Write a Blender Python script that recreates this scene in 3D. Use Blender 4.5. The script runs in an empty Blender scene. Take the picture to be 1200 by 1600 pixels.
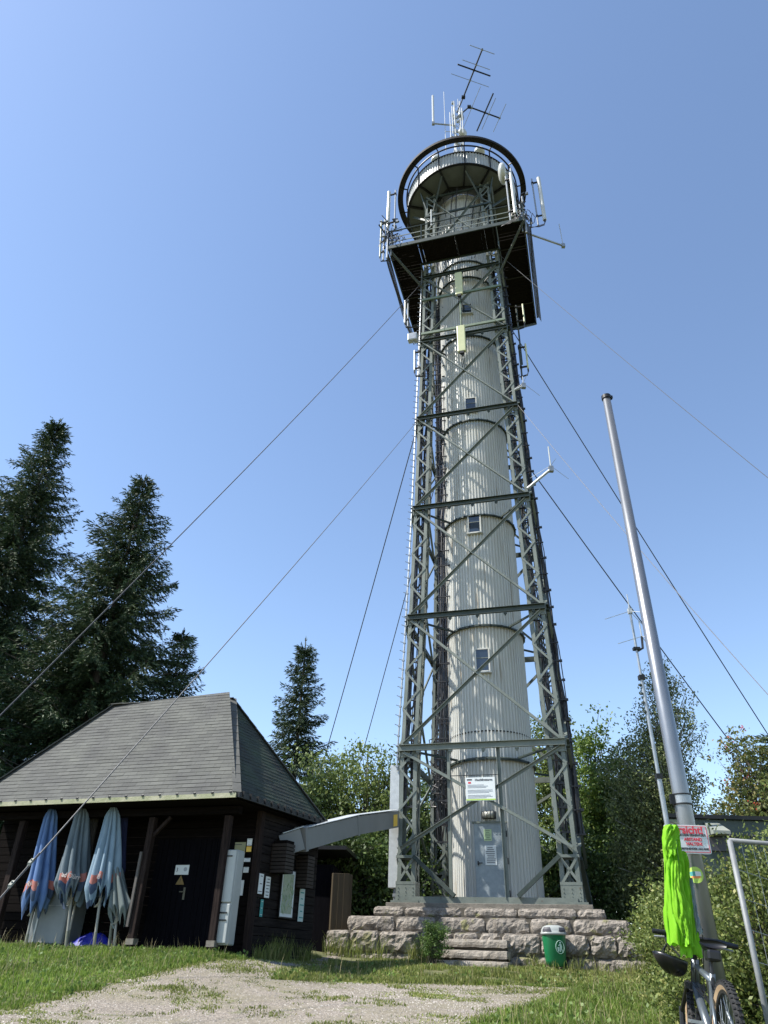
import bpy, math, random
import numpy as np
from mathutils import Vector, Matrix, noise as mnoise
random.seed(7); RS = np.random.RandomState(11)
V = Vector
sc = bpy.context.scene

# ---------------------------------------------------------------- camera, sky, sun, exposure
EYE = V((0, 0, 1.5)); FPX = 1100.0
PITCH = math.atan(FPX/1731); ROLL = math.atan(55/1730)
cam = bpy.data.cameras.new("camera"); camo = bpy.data.objects.new("camera", cam)
sc.collection.objects.link(camo); sc.camera = camo
cam.sensor_fit = 'VERTICAL'; cam.sensor_height = 36; cam.lens = FPX/1600*36
cam.clip_start = .05; cam.clip_end = 3000
camo.location = EYE
camo.rotation_mode = 'QUATERNION'
camo.rotation_quaternion = (Matrix.Rotation(math.pi/2+PITCH, 3, 'X') @ Matrix.Rotation(ROLL, 3, 'Z')).to_quaternion()

SUN_EL = math.radians(53); SAZ = V((-.98, -.19)).normalized()
SUN = V((SAZ.x*math.cos(SUN_EL), SAZ.y*math.cos(SUN_EL), math.sin(SUN_EL)))
w = bpy.data.worlds.new("World"); sc.world = w; w.use_nodes = True
nt = w.node_tree; nt.nodes.clear()
sky = nt.nodes.new('ShaderNodeTexSky'); sky.sky_type = 'NISHITA'; sky.sun_disc = False
sky.sun_elevation = SUN_EL; sky.sun_rotation = math.atan2(SAZ.x, SAZ.y)
sky.air_density = 1.08; sky.dust_density = .7; sky.ozone_density = 1.1; sky.altitude = 1000
bg = nt.nodes.new('ShaderNodeBackground'); bg.inputs[1].default_value = .15
ow = nt.nodes.new('ShaderNodeOutputWorld')
nt.links.new(sky.outputs[0], bg.inputs[0]); nt.links.new(bg.outputs[0], ow.inputs[0])
sl = bpy.data.lights.new("sun", 'SUN'); sl.energy = 5.0; sl.angle = math.radians(.53); sl.color = (1, .955, .88)
so = bpy.data.objects.new("sun", sl); sc.collection.objects.link(so)
so.rotation_euler = SUN.to_track_quat('Z', 'Y').to_euler()
sc.view_settings.view_transform = 'Standard'; sc.view_settings.look = 'None'
sc.view_settings.exposure = .80; sc.view_settings.gamma = 1

# ---------------------------------------------------------------- helpers
def ray(px, py):
    u, v = px-600, 800-py
    a = u*math.cos(ROLL)-v*math.sin(ROLL); b = u*math.sin(ROLL)+v*math.cos(ROLL)
    x, y, z = a, FPX*math.cos(PITCH)-b*math.sin(PITCH), FPX*math.sin(PITCH)+b*math.cos(PITCH)
    return V((x/y, 1, z/y))
def at(px, py, Y): return EYE+ray(px, py)*Y          # a point of the place, Y metres in front
def zg(x, y):
    ys = [0, 4, 6, 10, 15, 17, 18.5, 20, 30, 45, 90, 400]
    zs = [.1, .62, .7, .9, 1.22, 1.33, 1.42, 1.5, 1.6, 1.5, -4, -60]
    a = float(np.interp(y, ys, zs))
    return a+.25*max(0, min(1, (-x-.6)/2.2))*max(0, min(1, (y-10)/4.5))+.03*math.sin(x*.9+y*.7)
W = {}
def link(o): sc.collection.objects.link(o); return o
def tag(o, label=None, cat=None, group=None, kind=None):
    if label: o['label'] = label
    if cat: o['category'] = cat
    if group: o['group'] = group
    if kind: o['kind'] = kind
    return o
def thing(name, loc, label, cat, group=None):
    o = link(bpy.data.objects.new(name, None)); o.location = loc; o.empty_display_size = .2
    W[o] = V(loc); return tag(o, label, cat, group)
def rename(o, n): o.name = n

class MB:
    def __init__(s): s.v = []; s.f = []; s.m = []
    def add(s, vs, fs, mi=0):
        b = len(s.v); s.v += [tuple(p) for p in vs]; s.f += [tuple(i+b for i in f) for f in fs]; s.m += [mi]*len(fs); return s
    def quad(s, a, b, c, d, mi=0): return s.add([a, b, c, d], [(0, 1, 2, 3)], mi)
    def obox(s, c, ax, ay, az, mi=0):      # centre + half axes
        c = V(c); P = [c+ax*i+ay*j+az*k for i in (-1, 1) for j in (-1, 1) for k in (-1, 1)]
        return s.add(P, [(0, 1, 3, 2), (4, 6, 7, 5), (0, 4, 5, 1), (2, 3, 7, 6), (0, 2, 6, 4), (1, 5, 7, 3)], mi)
    def box(s, c, sx, sy, sz, rz=0, mi=0):
        cx, sn = math.cos(rz), math.sin(rz)
        return s.obox(c, V((cx, sn, 0))*sx/2, V((-sn, cx, 0))*sy/2, V((0, 0, sz/2)), mi)
    def beam(s, a, b, wd, h, up=V((0, 0, 1)), mi=0):
        a, b = V(a), V(b); t = (b-a); L = t.length
        if L < 1e-6: return s
        t /= L; x = t.cross(V(up))
        if x.length < 1e-4: x = t.cross(V((1, 0, 0)))
        x.normalize(); y = x.cross(t)
        return s.obox((a+b)/2, t*L/2, x*wd/2, y*h/2, mi)
    def angle(s, a, b, p, q, wd=.08, t=.012, mi=0):   # L iron: legs towards p and q from line ab
        a, b, p, q = V(a), V(b), V(p), V(q); m = (a+b)/2; h = (b-a)/2
        s.obox(m+p*wd/2+q*t/2, h, p*wd/2, q*t/2, mi); s.obox(m+q*(wd/2+t/2)+p*t/2, h, p*t/2, q*(wd/2-t/2), mi); return s
    def tube(s, pts, r, n=8, mi=0, caps=True):
        pts = [V(p) for p in pts]; rs = r if isinstance(r, (list, tuple)) else [r]*len(pts)
        vs = []; fs = []; prev = None
        for i, p in enumerate(pts):
            t = (pts[min(i+1, len(pts)-1)]-pts[max(i-1, 0)])
            t = t.normalized() if t.length > 1e-9 else V((0, 0, 1))
            if prev is None:
                x = t.cross(V((0, 0, 1)));
                if x.length < .05: x = t.cross(V((1, 0, 0)))
            else: x = prev-t*prev.dot(t)
            x.normalize(); prev = x; y = t.cross(x)
            for k in range(n):
                a = 2*math.pi*k/n; vs.append(p+(x*math.cos(a)+y*math.sin(a))*rs[i])
        for i in range(len(pts)-1):
            for k in range(n): fs.append((i*n+k, i*n+(k+1) % n, (i+1)*n+(k+1) % n, (i+1)*n+k))
        if caps: fs += [tuple(range(n))[::-1], tuple((len(pts)-1)*n+k for k in range(n))]
        return s.add(vs, fs, mi)
    def lathe(s, prof, c=(0, 0, 0), n=48, mi=0, ax=None):
        c = V(c); z = V(ax) if ax else V((0, 0, 1)); z = z.normalized()
        x = z.cross(V((0, 1, 0)));
        if x.length < .05: x = z.cross(V((1, 0, 0)))
        x.normalize(); y = z.cross(x); vs = []; fs = []
        for r, h in prof:
            for k in range(n):
                a = 2*math.pi*k/n; vs.append(c+z*h+(x*math.cos(a)+y*math.sin(a))*r)
        for i in range(len(prof)-1):
            for k in range(n): fs.append((i*n+k, i*n+(k+1) % n, (i+1)*n+(k+1) % n, (i+1)*n+k))
        return s.add(vs, fs, mi)
    def ribbon(s, prof, c, z0, z1, mi=0):   # prof: closed list of xy offsets
        n = len(prof); c = V(c)
        vs = [c+V((x, y, z0)) for x, y in prof]+[c+V((x, y, z1)) for x, y in prof]
        return s.add(vs, [(k, (k+1) % n, n+(k+1) % n, n+k) for k in range(n)], mi)
    def sphere(s, c, r, n=10, m=6, sc3=(1, 1, 1), mi=0):
        c = V(c); vs = []; fs = []
        for i in range(m+1):
            ph = math.pi*i/m
            for k in range(n):
                a = 2*math.pi*k/n; vs.append(c+V((r*sc3[0]*math.sin(ph)*math.cos(a), r*sc3[1]*math.sin(ph)*math.sin(a), r*sc3[2]*math.cos(ph))))
        for i in range(m):
            for k in range(n): fs.append((i*n+k, i*n+(k+1) % n, (i+1)*n+(k+1) % n, (i+1)*n+k))
        return s.add(vs, fs, mi)
    def build(s, name, mats, parent=None, smooth=False, uv=None, bevel=0, origin=None):
        return mk(name, np.array(s.v, dtype=float), s.f, mats, parent, smooth, s.m, uv, bevel, origin)

def mk(name, va, faces, mats, parent=None, smooth=False, mi=None, uv=None, bevel=0, origin=None):
    if origin is None:
        mn, mx = va.min(0), va.max(0); c = V(((mn[0]+mx[0])/2, (mn[1]+mx[1])/2, mn[2]))
    else: c = V(origin)
    me = bpy.data.meshes.new(name)
    vl = va-np.array(c)
    if isinstance(faces, np.ndarray):
        n, k = faces.shape
        me.vertices.add(len(vl)); me.vertices.foreach_set('co', vl.ravel())
        me.loops.add(n*k); me.loops.foreach_set('vertex_index', faces.ravel().astype(np.int32))
        me.polygons.add(n); me.polygons.foreach_set('loop_start', np.arange(0, n*k, k, dtype=np.int32))
        me.update(calc_edges=True)
    else:
        me.from_pydata(vl.tolist(), [], faces); me.update()
    mats = mats if isinstance(mats, (list, tuple)) else [mats]
    for m in mats: me.materials.append(m)
    if mi is not None and len(mats) > 1: me.polygons.foreach_set('material_index', np.array(mi, dtype=np.int32))
    if smooth: me.polygons.foreach_set('use_smooth', np.ones(len(me.polygons), dtype=bool))
    if uv:
        o0, U, Vv = uv; l = me.uv_layers.new(name='UVMap')
        idx = np.zeros(len(me.loops), dtype=np.int32); me.loops.foreach_get('vertex_index', idx)
        rel = va-np.array(o0); uvs = np.stack([rel@np.array(U), rel@np.array(Vv)], 1)[idx]
        l.data.foreach_set('uv', uvs.ravel())
    o = link(bpy.data.objects.new(name, me)); W[o] = c
    if parent is not None: o.parent = parent; o.location = c-W[parent]
    else: o.location = c
    if bevel:
        b = o.modifiers.new('bevel', 'BEVEL'); b.width = bevel; b.segments = 2; b.limit_method = 'ANGLE'; b.angle_limit = .7
    return o

_mc = {}
def lin(c): return tuple(c)+((1,) if len(c) == 3 else ())
def mat(name, col, rough=.6, metal=0, col2=None, ns=4, nd=6, lo=.35, hi=.65, bump=0, bs=30, bd=.02, spec=.5, coord='Object', stretch=None, speck=None):
    if name in _mc: return _mc[name]
    m = bpy.data.materials.new(name); m.use_nodes = True; t = m.node_tree; N = t.nodes; L = t.links
    p = N['Principled BSDF']; p.inputs['Base Color'].default_value = lin(col); p.inputs['Roughness'].default_value = rough
    p.inputs['Metallic'].default_value = metal; p.inputs['Specular IOR Level'].default_value = spec
    tc = N.new('ShaderNodeTexCoord'); src = tc.outputs[coord]
    if stretch:
        mp = N.new('ShaderNodeMapping'); mp.inputs['Scale'].default_value = stretch; L.new(src, mp.inputs[0]); src = mp.outputs[0]
    if col2:
        nz = N.new('ShaderNodeTexNoise'); nz.inputs['Scale'].default_value = ns; nz.inputs['Detail'].default_value = nd; nz.inputs['Roughness'].default_value = .65
        L.new(src, nz.inputs['Vector'])
        r = N.new('ShaderNodeValToRGB'); r.color_ramp.elements[0].position = lo; r.color_ramp.elements[1].position = hi
        r.color_ramp.elements[0].color = lin(col); r.color_ramp.elements[1].color = lin(col2)
        L.new(nz.outputs[0], r.inputs[0]); cout = r.outputs[0]
        if speck:
            n2 = N.new('ShaderNodeTexNoise'); n2.inputs['Scale'].default_value = speck[0]; n2.inputs['Detail'].default_value = 3; L.new(src, n2.inputs['Vector'])
            r2 = N.new('ShaderNodeValToRGB'); r2.color_ramp.elements[0].position = speck[1]; r2.color_ramp.elements[1].position = speck[1]+.06
            r2.color_ramp.elements[0].color = (0, 0, 0, 1); r2.color_ramp.elements[1].color = (1, 1, 1, 1); L.new(n2.outputs[0], r2.inputs[0])
            mx = N.new('ShaderNodeMix'); mx.data_type = 'RGBA'; L.new(r2.outputs[0], mx.inputs[0]); L.new(cout, mx.inputs[6]); mx.inputs[7].default_value = lin(speck[2]); cout = mx.outputs[2]
        L.new(cout, p.inputs['Base Color'])
    if bump:
        nb = N.new('ShaderNodeTexNoise'); nb.inputs['Scale'].default_value = bs; nb.inputs['Detail'].default_value = 6; L.new(src, nb.inputs['Vector'])
        bp = N.new('ShaderNodeBump'); bp.inputs['Strength'].default_value = bump; bp.inputs['Distance'].default_value = bd
        L.new(nb.outputs[0], bp.inputs['Height']); L.new(bp.outputs[0], p.inputs['Normal'])
    _mc[name] = m; return m
def leafmat(name, c1, c2, c3=None, trans=.35, rough=.5):
    if name in _mc: return _mc[name]
    m = bpy.data.materials.new(name); m.use_nodes = True; t = m.node_tree; N = t.nodes; L = t.links
    p = N['Principled BSDF']; out = N['Material Output']
    g = N.new('ShaderNodeNewGeometry'); r = N.new('ShaderNodeValToRGB'); e = r.color_ramp.elements
    e[0].color = lin(c1); e[1].color = lin(c2); e[0].position = 0; e[1].position = .85 if c3 else 1
    if c3: k = e.new(1.0); k.color = lin(c3)
    L.new(g.outputs['Random Per Island'], r.inputs[0])
    tc = N.new('ShaderNodeTexCoord'); nz = N.new('ShaderNodeTexNoise'); nz.inputs['Scale'].default_value = .8; nz.inputs['Detail'].default_value = 3
    L.new(tc.outputs['Object'], nz.inputs['Vector'])
    mr = N.new('ShaderNodeMapRange'); mr.inputs[1].default_value = .3; mr.inputs[2].default_value = .7; mr.inputs[3].default_value = .72; mr.inputs[4].default_value = 1.28
    L.new(nz.outputs[0], mr.inputs[0])
    hs = N.new('ShaderNodeHueSaturation'); L.new(r.outputs[0], hs.inputs['Color']); L.new(mr.outputs[0], hs.inputs['Value'])
    L.new(hs.outputs[0], p.inputs['Base Color']); p.inputs['Roughness'].default_value = rough; p.inputs['Specular IOR Level'].default_value = .3
    tr = N.new('ShaderNodeBsdfTranslucent'); L.new(hs.outputs[0], tr.inputs[0])
    mx = N.new('ShaderNodeMixShader'); mx.inputs[0].default_value = trans
    L.new(p.outputs[0], mx.inputs[1]); L.new(tr.outputs[0], mx.inputs[2]); L.new(mx.outputs[0], out.inputs[0])
    _mc[name] = m; return m

M = dict(
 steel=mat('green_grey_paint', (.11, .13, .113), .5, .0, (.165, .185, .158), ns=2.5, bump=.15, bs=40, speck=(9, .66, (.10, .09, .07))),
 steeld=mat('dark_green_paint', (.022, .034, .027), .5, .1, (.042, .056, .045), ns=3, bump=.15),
 steelg=mat('pale_green_paint', (.12, .16, .11), .5, 0, (.16, .2, .135), ns=3),
 tube=mat('pale_trapezoid_sheet', (.47, .468, .43), .42, .0, (.58, .578, .535), ns=1.0, lo=.3, hi=.7, stretch=(3.5, 3.5, .22), speck=(2.2, .64, (.36, .325, .26))),
 dark=mat('dark_iron', (.01, .011, .012), .5, .3, (.02, .02, .02), ns=5),
 cable=mat('black_cable_rubber', (.012, .012, .014), .45, 0, (.03, .03, .034), ns=9),
 zinc=mat('galvanised_steel', (.26, .28, .29), .4, .6, (.36, .38, .39), ns=7, bump=.08, bs=60),
 zincl=mat('pale_zinc', (.40, .42, .42), .45, .2, (.5, .52, .52), ns=6),
 white=mat('antenna_white', (.55, .56, .54), .35, 0, (.47, .48, .46), ns=4),
 pgreen=mat('antenna_pale_green', (.56, .57, .33), .4, 0, (.5, .51, .29), ns=4),
 glass=mat('dark_glass', (.02, .03, .045), .06, 0, spec=.9),
 granite=mat('rough_granite', (.125, .11, .092), .9, 0, (.34, .30, .255), ns=5, nd=9, lo=.36, hi=.66, bump=1.0, bs=16, bd=.05, speck=(2.6, .6, (.19, .18, .09))),
 granitet=mat('dressed_granite', (.2, .175, .145), .85, 0, (.38, .34, .285), ns=5, nd=9, lo=.32, hi=.7, bump=.7, bs=26, bd=.02, speck=(3.5, .63, (.17, .15, .09))),
 concrete=mat('weathered_concrete', (.12, .11, .09), .9, 0, (.2, .18, .15), ns=5, bump=.4),
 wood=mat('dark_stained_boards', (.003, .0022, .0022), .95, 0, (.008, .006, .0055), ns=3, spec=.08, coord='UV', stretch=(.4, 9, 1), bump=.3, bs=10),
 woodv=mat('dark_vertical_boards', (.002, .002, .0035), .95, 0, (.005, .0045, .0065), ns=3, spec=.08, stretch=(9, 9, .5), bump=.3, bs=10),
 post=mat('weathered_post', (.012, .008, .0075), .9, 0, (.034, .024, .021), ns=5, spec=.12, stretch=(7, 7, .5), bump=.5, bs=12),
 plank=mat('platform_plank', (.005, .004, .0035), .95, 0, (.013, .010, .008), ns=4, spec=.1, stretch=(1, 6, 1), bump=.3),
 eave=mat('mossy_eave_board', (.40, .38, .27), .8, 0, (.24, .26, .14), ns=2.2, bump=.3),
 brown=mat('brown_board', (.038, .026, .011), .75, 0, (.055, .038, .016), ns=3, stretch=(8, 8, .5)),
 duct=mat('grey_duct_sheet', (.185, .19, .185), .55, .0, (.155, .16, .155), ns=1.4),
 paper=mat('sign_white', (.66, .69, .68), .5), ink=mat('sign_ink', (.05, .05, .06), .6), inkred=mat('sign_red', (.62, .05, .07), .5),
 inkg=mat('faded_ink', (.35, .37, .4), .6), yellow=mat('sticker_yellow', (.75, .48, .06), .5), lime=mat('sticker_lime', (.42, .6, .1), .5),
 orange=mat('sticker_orange', (.7, .25, .07), .5), teal=mat('teal_ink', (.06, .3, .28), .6),
)

# shingles: brick pattern on the UV of each roof plane
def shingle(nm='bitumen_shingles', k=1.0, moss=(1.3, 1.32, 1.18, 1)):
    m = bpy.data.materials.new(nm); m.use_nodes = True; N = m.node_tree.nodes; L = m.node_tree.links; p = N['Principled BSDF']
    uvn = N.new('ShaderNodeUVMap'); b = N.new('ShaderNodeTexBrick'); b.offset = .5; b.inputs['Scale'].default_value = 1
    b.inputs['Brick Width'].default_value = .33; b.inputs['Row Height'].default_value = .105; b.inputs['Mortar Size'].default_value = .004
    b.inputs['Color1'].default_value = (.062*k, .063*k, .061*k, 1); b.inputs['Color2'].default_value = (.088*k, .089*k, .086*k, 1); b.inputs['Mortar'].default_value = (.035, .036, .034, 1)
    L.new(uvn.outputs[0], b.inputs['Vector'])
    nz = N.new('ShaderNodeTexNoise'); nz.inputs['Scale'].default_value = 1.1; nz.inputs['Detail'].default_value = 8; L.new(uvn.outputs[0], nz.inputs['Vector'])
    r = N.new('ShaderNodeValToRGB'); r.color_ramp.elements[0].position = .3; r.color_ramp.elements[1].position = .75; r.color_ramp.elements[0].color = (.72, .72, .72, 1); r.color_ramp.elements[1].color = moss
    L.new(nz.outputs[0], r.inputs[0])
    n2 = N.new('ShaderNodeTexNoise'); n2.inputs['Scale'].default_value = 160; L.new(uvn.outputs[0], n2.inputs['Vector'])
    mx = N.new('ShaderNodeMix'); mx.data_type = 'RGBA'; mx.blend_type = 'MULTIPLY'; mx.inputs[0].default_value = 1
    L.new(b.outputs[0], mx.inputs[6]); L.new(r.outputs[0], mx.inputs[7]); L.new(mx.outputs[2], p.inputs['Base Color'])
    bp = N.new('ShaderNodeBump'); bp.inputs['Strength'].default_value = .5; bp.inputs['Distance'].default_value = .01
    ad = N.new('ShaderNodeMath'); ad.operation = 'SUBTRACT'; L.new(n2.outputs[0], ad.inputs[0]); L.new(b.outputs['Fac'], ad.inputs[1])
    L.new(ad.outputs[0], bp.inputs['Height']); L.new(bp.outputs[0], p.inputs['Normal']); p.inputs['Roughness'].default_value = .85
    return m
M['shingle'] = shingle(); M['shingle2'] = shingle('mossy_shaded_shingles', .42, (1.2, 1.9, 1.1, 1))  # second copy, for the right slope: shade painted in as darker shingles, plus moss green

def lettering(body, size, matl, c, ux, uy, parent, name='lettering', thick=.002, bold=0, bend=0):
    cu = bpy.data.curves.new(name, 'FONT'); cu.body = body; cu.size = size; cu.align_x = 'CENTER'; cu.align_y = 'CENTER'; cu.extrude = thick; cu.offset = bold
    o = bpy.data.objects.new(name, cu); sc.collection.objects.link(o)
    dg = bpy.context.evaluated_depsgraph_get(); me = bpy.data.meshes.new_from_object(o.evaluated_get(dg)); bpy.data.objects.remove(o); bpy.data.curves.remove(cu)
    ux = V(ux).normalized(); uz = ux.cross(V(uy)).normalized(); uy = uz.cross(ux)
    if bend:
        for v_ in me.vertices: x_ = v_.co.x; v_.co.x = bend*math.sin(x_/bend); v_.co.z -= bend*(1-math.cos(x_/bend))
    R = Matrix((ux, uy, uz)).transposed().to_4x4(); me.transform(R); me.materials.clear(); me.materials.append(matl)
    n = link(bpy.data.objects.new(name, me)); W[n] = V(c); n.parent = parent; n.location = V(c)-W[parent]; return n

def panel(name, c, wd, h, ux, uy, m, parent, t=.004, rnd=0):
    ux, uy = V(ux).normalized(), V(uy).normalized(); uz = ux.cross(uy).normalized()
    mb = MB()
    if rnd:
        pts = []
        for cx, cy, a0 in ((wd/2-rnd, h/2-rnd, 0), (-wd/2+rnd, h/2-rnd, 90), (-wd/2+rnd, -h/2+rnd, 180), (wd/2-rnd, -h/2+rnd, 270)):
            for k in range(5):
                a = math.radians(a0+k*22.5); pts.append((cx+rnd*math.cos(a), cy+rnd*math.sin(a)))
        n = len(pts); vs = [V(c)+ux*x+uy*y+uz*t/2 for x, y in pts]+[V(c)+ux*x+uy*y-uz*t/2 for x, y in pts]
        mb.add(vs, [tuple(range(n)), tuple(range(2*n-1, n-1, -1))]+[(k, n+k, n+(k+1) % n, (k+1) % n) for k in range(n)])
    else: mb.obox(c, ux*wd/2, uy*h/2, uz*t/2)
    return mb.build(name, m, parent)

# ---------------------------------------------------------------- ground
def ground_material(name, kind):
    m = bpy.data.materials.new(name); m.use_nodes = True; N = m.node_tree.nodes; L = m.node_tree.links; p = N['Principled BSDF']; p.inputs['Roughness'].default_value = .95
    tc = N.new('ShaderNodeTexCoord')
    def noise(s, d=6):
        n = N.new('ShaderNodeTexNoise'); n.inputs['Scale'].default_value = s; n.inputs['Detail'].default_value = d; L.new(tc.outputs['Object'], n.inputs['Vector']); return n.outputs[0]
    def ramp(src, cs):
        r = N.new('ShaderNodeValToRGB'); e = r.color_ramp.elements
        e[0].position, e[0].color = cs[0][0], lin(cs[0][1]); e[1].position, e[1].color = cs[-1][0], lin(cs[-1][1])
        for q in cs[1:-1]: k = e.new(q[0]); k.color = lin(q[1])
        L.new(src, r.inputs[0]); return r.outputs[0]
    def mixc(f, a, b):
        x = N.new('ShaderNodeMix'); x.data_type = 'RGBA'; L.new(f, x.inputs[0]); L.new(a, x.inputs[6]); L.new(b, x.inputs[7]); return x.outputs[2]
    if kind == 'soil':
        c = ramp(noise(3), [(.3, (.055, .065, .02)), (.55, (.10, .105, .035)), (.75, (.17, .15, .085))])
        hb = noise(35); s = .6; dd = .04
    else:
        vo = N.new('ShaderNodeTexVoronoi'); vo.inputs['Scale'].default_value = 60; L.new(tc.outputs['Object'], vo.inputs['Vector'])
        rv = ramp(vo.outputs['Color'], [(.1, (.125, .105, .083)), (.5, (.225, .192, .155)), (.9, (.39, .34, .28))])
        c = mixc(ramp(noise(1.3), [(.42, (0, 0, 0)), (.66, (.75, .75, .75))]), rv, ramp(noise(9), [(.35, (.15, .135, .08)), (.7, (.26, .23, .15))]))
        c = mixc(ramp(noise(2.3, 9), [(.61, (0, 0, 0)), (.69, (.7, .7, .7))]), c, ramp(noise(20), [(.3, (.10, .12, .04)), (.7, (.2, .19, .09))]))
        hb = vo.outputs['Distance']; s = .8; dd = .02
    L.new(c, p.inputs['Base Color'])
    b = N.new('ShaderNodeBump'); b.inputs['Strength'].default_value = s; b.inputs['Distance'].default_value = dd; L.new(hb, b.inputs['Height']); L.new(b.outputs[0], p.inputs['Normal'])
    return m
xs = sorted(set(list(np.linspace(-12, 14, 66))+[-400, -200, -100, -60, -40, -30, -22, -16, 18, 24, 32, 45, 60, 100, 200, 400]))
ys = sorted(set(list(np.linspace(-2, 34, 90))+[-60, -20, 40, 46, 55, 70, 90, 130, 200, 400]))
gm = MB(); nx = len(xs)
vs = [(x, y, zg(x, y)) for y in ys for x in xs]
gm.add(vs, [(j*nx+i, j*nx+i+1, (j+1)*nx+i+1, (j+1)*nx+i) for j in range(len(ys)-1) for i in range(nx-1)])
tag(gm.build('ground', ground_material('grassy_soil', 'soil'), smooth=True, origin=(0, 0, 0)), kind='structure')

PATH = [(-6.4, 6.2), (-4.6, 8.6), (-4.15, 9.7), (-3.8, 11.2), (-3.35, 12.6), (-2.75, 13.7), (-2.35, 14.7), (-1.9, 16.2), (-1.1, 18.6), (-.9, 20.4), (-.65, 20.3), (-.85, 18.2), (-1.05, 16.2), (-1.35, 14.6),
        (-1.55, 12.9), (-1.1, 13.3), (-.2, 14.2), (1.3, 14.6), (2.5, 14.5), (3.6, 14.1), (3.1, 13.4), (2.45, 12.4), (1.8, 11.1), (1.25, 9.9), (.5, 7.5), (.5, 5.5)]
def inpoly(x, y, P):
    c = False; n = len(P)
    for i in range(n):
        x0, y0 = P[i]; x1, y1 = P[(i+1) % n]
        if (y0 > y) != (y1 > y) and x < (x1-x0)*(y-y0)/(y1-y0)+x0: c = not c
    return c
def wob(x, y): return .16*(mnoise.noise(V((x*1.7, y*1.7, 3)))+.6*mnoise.noise(V((x*5, y*5, 9))))
def inpath(x, y): return inpoly(x+wob(x, y), y+wob(y, x), PATH)
pm = MB(); h = .1; cache = {}
def pv(i, j):
    if (i, j) not in cache:
        x, y = i*h, j*h; cache[(i, j)] = len(pm.v); pm.v.append((x, y, zg(x, y)+.006))
    return cache[(i, j)]
for j in range(54, 206):
    for i in range(-66, 36):
        if inpath((i+.5)*h, (j+.5)*h): pm.f.append((pv(i, j), pv(i+1, j), pv(i+1, j+1), pv(i, j+1))); pm.m.append(0)
tag(pm.build('gravel_path', ground_material('pale_gravel', 'gravel'), smooth=True, origin=(0, 0, 0)), kind='structure')

# pebbles lying on the path
def scatter_points(n, x0, x1, y0, y1, test):
    out = []
    while len(out) < n:
        x, y = random.uniform(x0, x1), random.uniform(y0, y1)
        if test(x, y): out.append((x, y))
    return out
pts = scatter_points(16000, -5, 3.5, 8, 18, inpath)
va = []; fa = []
for x, y in pts:
    r = random.choice((.005, .007, .009, .013)); z = zg(x, y)+.006; b = len(va); a = random.uniform(0, 6)
    for k in range(4): va.append((x+r*math.cos(a+k*1.57)*random.uniform(.6, 1.2), y+r*math.sin(a+k*1.57)*random.uniform(.6, 1.2), z))
    va.append((x, y, z+r*.8)); fa += [(b, b+1, b+4), (b+1, b+2, b+4), (b+2, b+3, b+4), (b+3, b, b+4)]
peb = leafmat('pebble_stone', (.13, .12, .105), (.42, .385, .34), trans=0, rough=.9)
tag(mk('gravel', np.array(va), np.array(fa), peb), 'pale pebbles scattered over the gravel path', 'gravel', kind='stuff')

# ---------------------------------------------------------------- grass
def dens(x, y): return mnoise.noise(V((x*1.1, y*1.1, 0)))+.5*mnoise.noise(V((x*4, y*4, 5)))
def blades(name, pts, hmin, hmax, m, label, wd=.006, lean=.5, cat='grass'):
    n = len(pts); P = np.array([(x, y, zg(x, y)) for x, y in pts]); hh = RS.uniform(hmin, hmax, n); az = RS.uniform(0, 6.283, n); hh *= np.array([.5+.9*min(1, max(0, dens(x*.9+3, y*.9)+.45)) for x, y in pts]); ln = RS.uniform(.1, lean, n)*hh
    fz = RS.uniform(0, 3.14, n); wv = np.stack([np.cos(fz), np.sin(fz), 0*fz], 1)*(wd*RS.uniform(.6, 1.4, n))[:, None]
    L1 = np.stack([np.cos(az)*ln*.35, np.sin(az)*ln*.35, hh*.6], 1); L2 = np.stack([np.cos(az)*ln, np.sin(az)*ln, hh], 1)
    v = np.stack([P-wv, P+wv, P+L1+wv*.8, P+L1-wv*.8, P+L2], 1).reshape(-1, 3)
    i = np.arange(n)[:, None]*5
    f = np.concatenate([i+np.array([[0, 1, 2, 3]])], 0)
    f2 = np.concatenate([i+3, i+2, i+4, i+4], 1)   # degenerate-free: use tri via separate list
    faces = [tuple(r) for r in f.tolist()]+[(int(r[0]), int(r[1]), int(r[2])) for r in f2.tolist()]
    o = mk(name, v, faces, m); return tag(o, label, cat, kind='stuff')
lawn = leafmat('lawn_blades', (.085, .14, .022), (.2, .29, .05), (.32, .31, .12), trans=.4)
lawn2 = leafmat('dry_lawn_blades', (.11, .15, .035), (.25, .28, .075), (.4, .35, .17), trans=.4)
def leftp(x, y): return x < -1.2 and not inpath(x, y) and x < -1.5-(y-14)*.2 and y < 18 and y > 7.5 and (x > -.62*y-1)
hutfree = lambda x, y: ((x+2.2)*.313+(y-14.9)*.95) < .35
p1 = scatter_points(52000, -11, -1.2, 8, 17.2, lambda x, y: leftp(x, y) and hutfree(x, y))
blades('grass', p1, .03, .085, lawn, 'short bright green lawn in front of the wooden hut', wd=.0075)
def strip(x, y): return x > -1.5 and x < 9 and y > 13 and y < 19.2 and not inpath(x, y) and (y > 14 or x > 3 or x < 0) and not (abs((x-3.66)*.96-(y-23.07)*.279+.12) < .95 and (x-3.66)*.279+(y-23.07)*.96 > -5.6)
p2 = scatter_points(42000, -1.6, 8, 12.3, 19.4, lambda x, y: strip(x, y) and dens(x, y) > -.25 and ((x-2.54)*.279+(y-19.23)*.96) < -.0)
blades('grass', p2, .03, .09, lawn2, 'patchy grass strip along the foot of the stone base', wd=.008)
p3 = scatter_points(70000, .8, 6.8, 5.5, 14.5, lambda x, y: not inpath(x, y) and x > .14*(y-5)+.5 and x/y < .58 and x/y > .02 and dens(x*.8, y*.8) > -.75)
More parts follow.
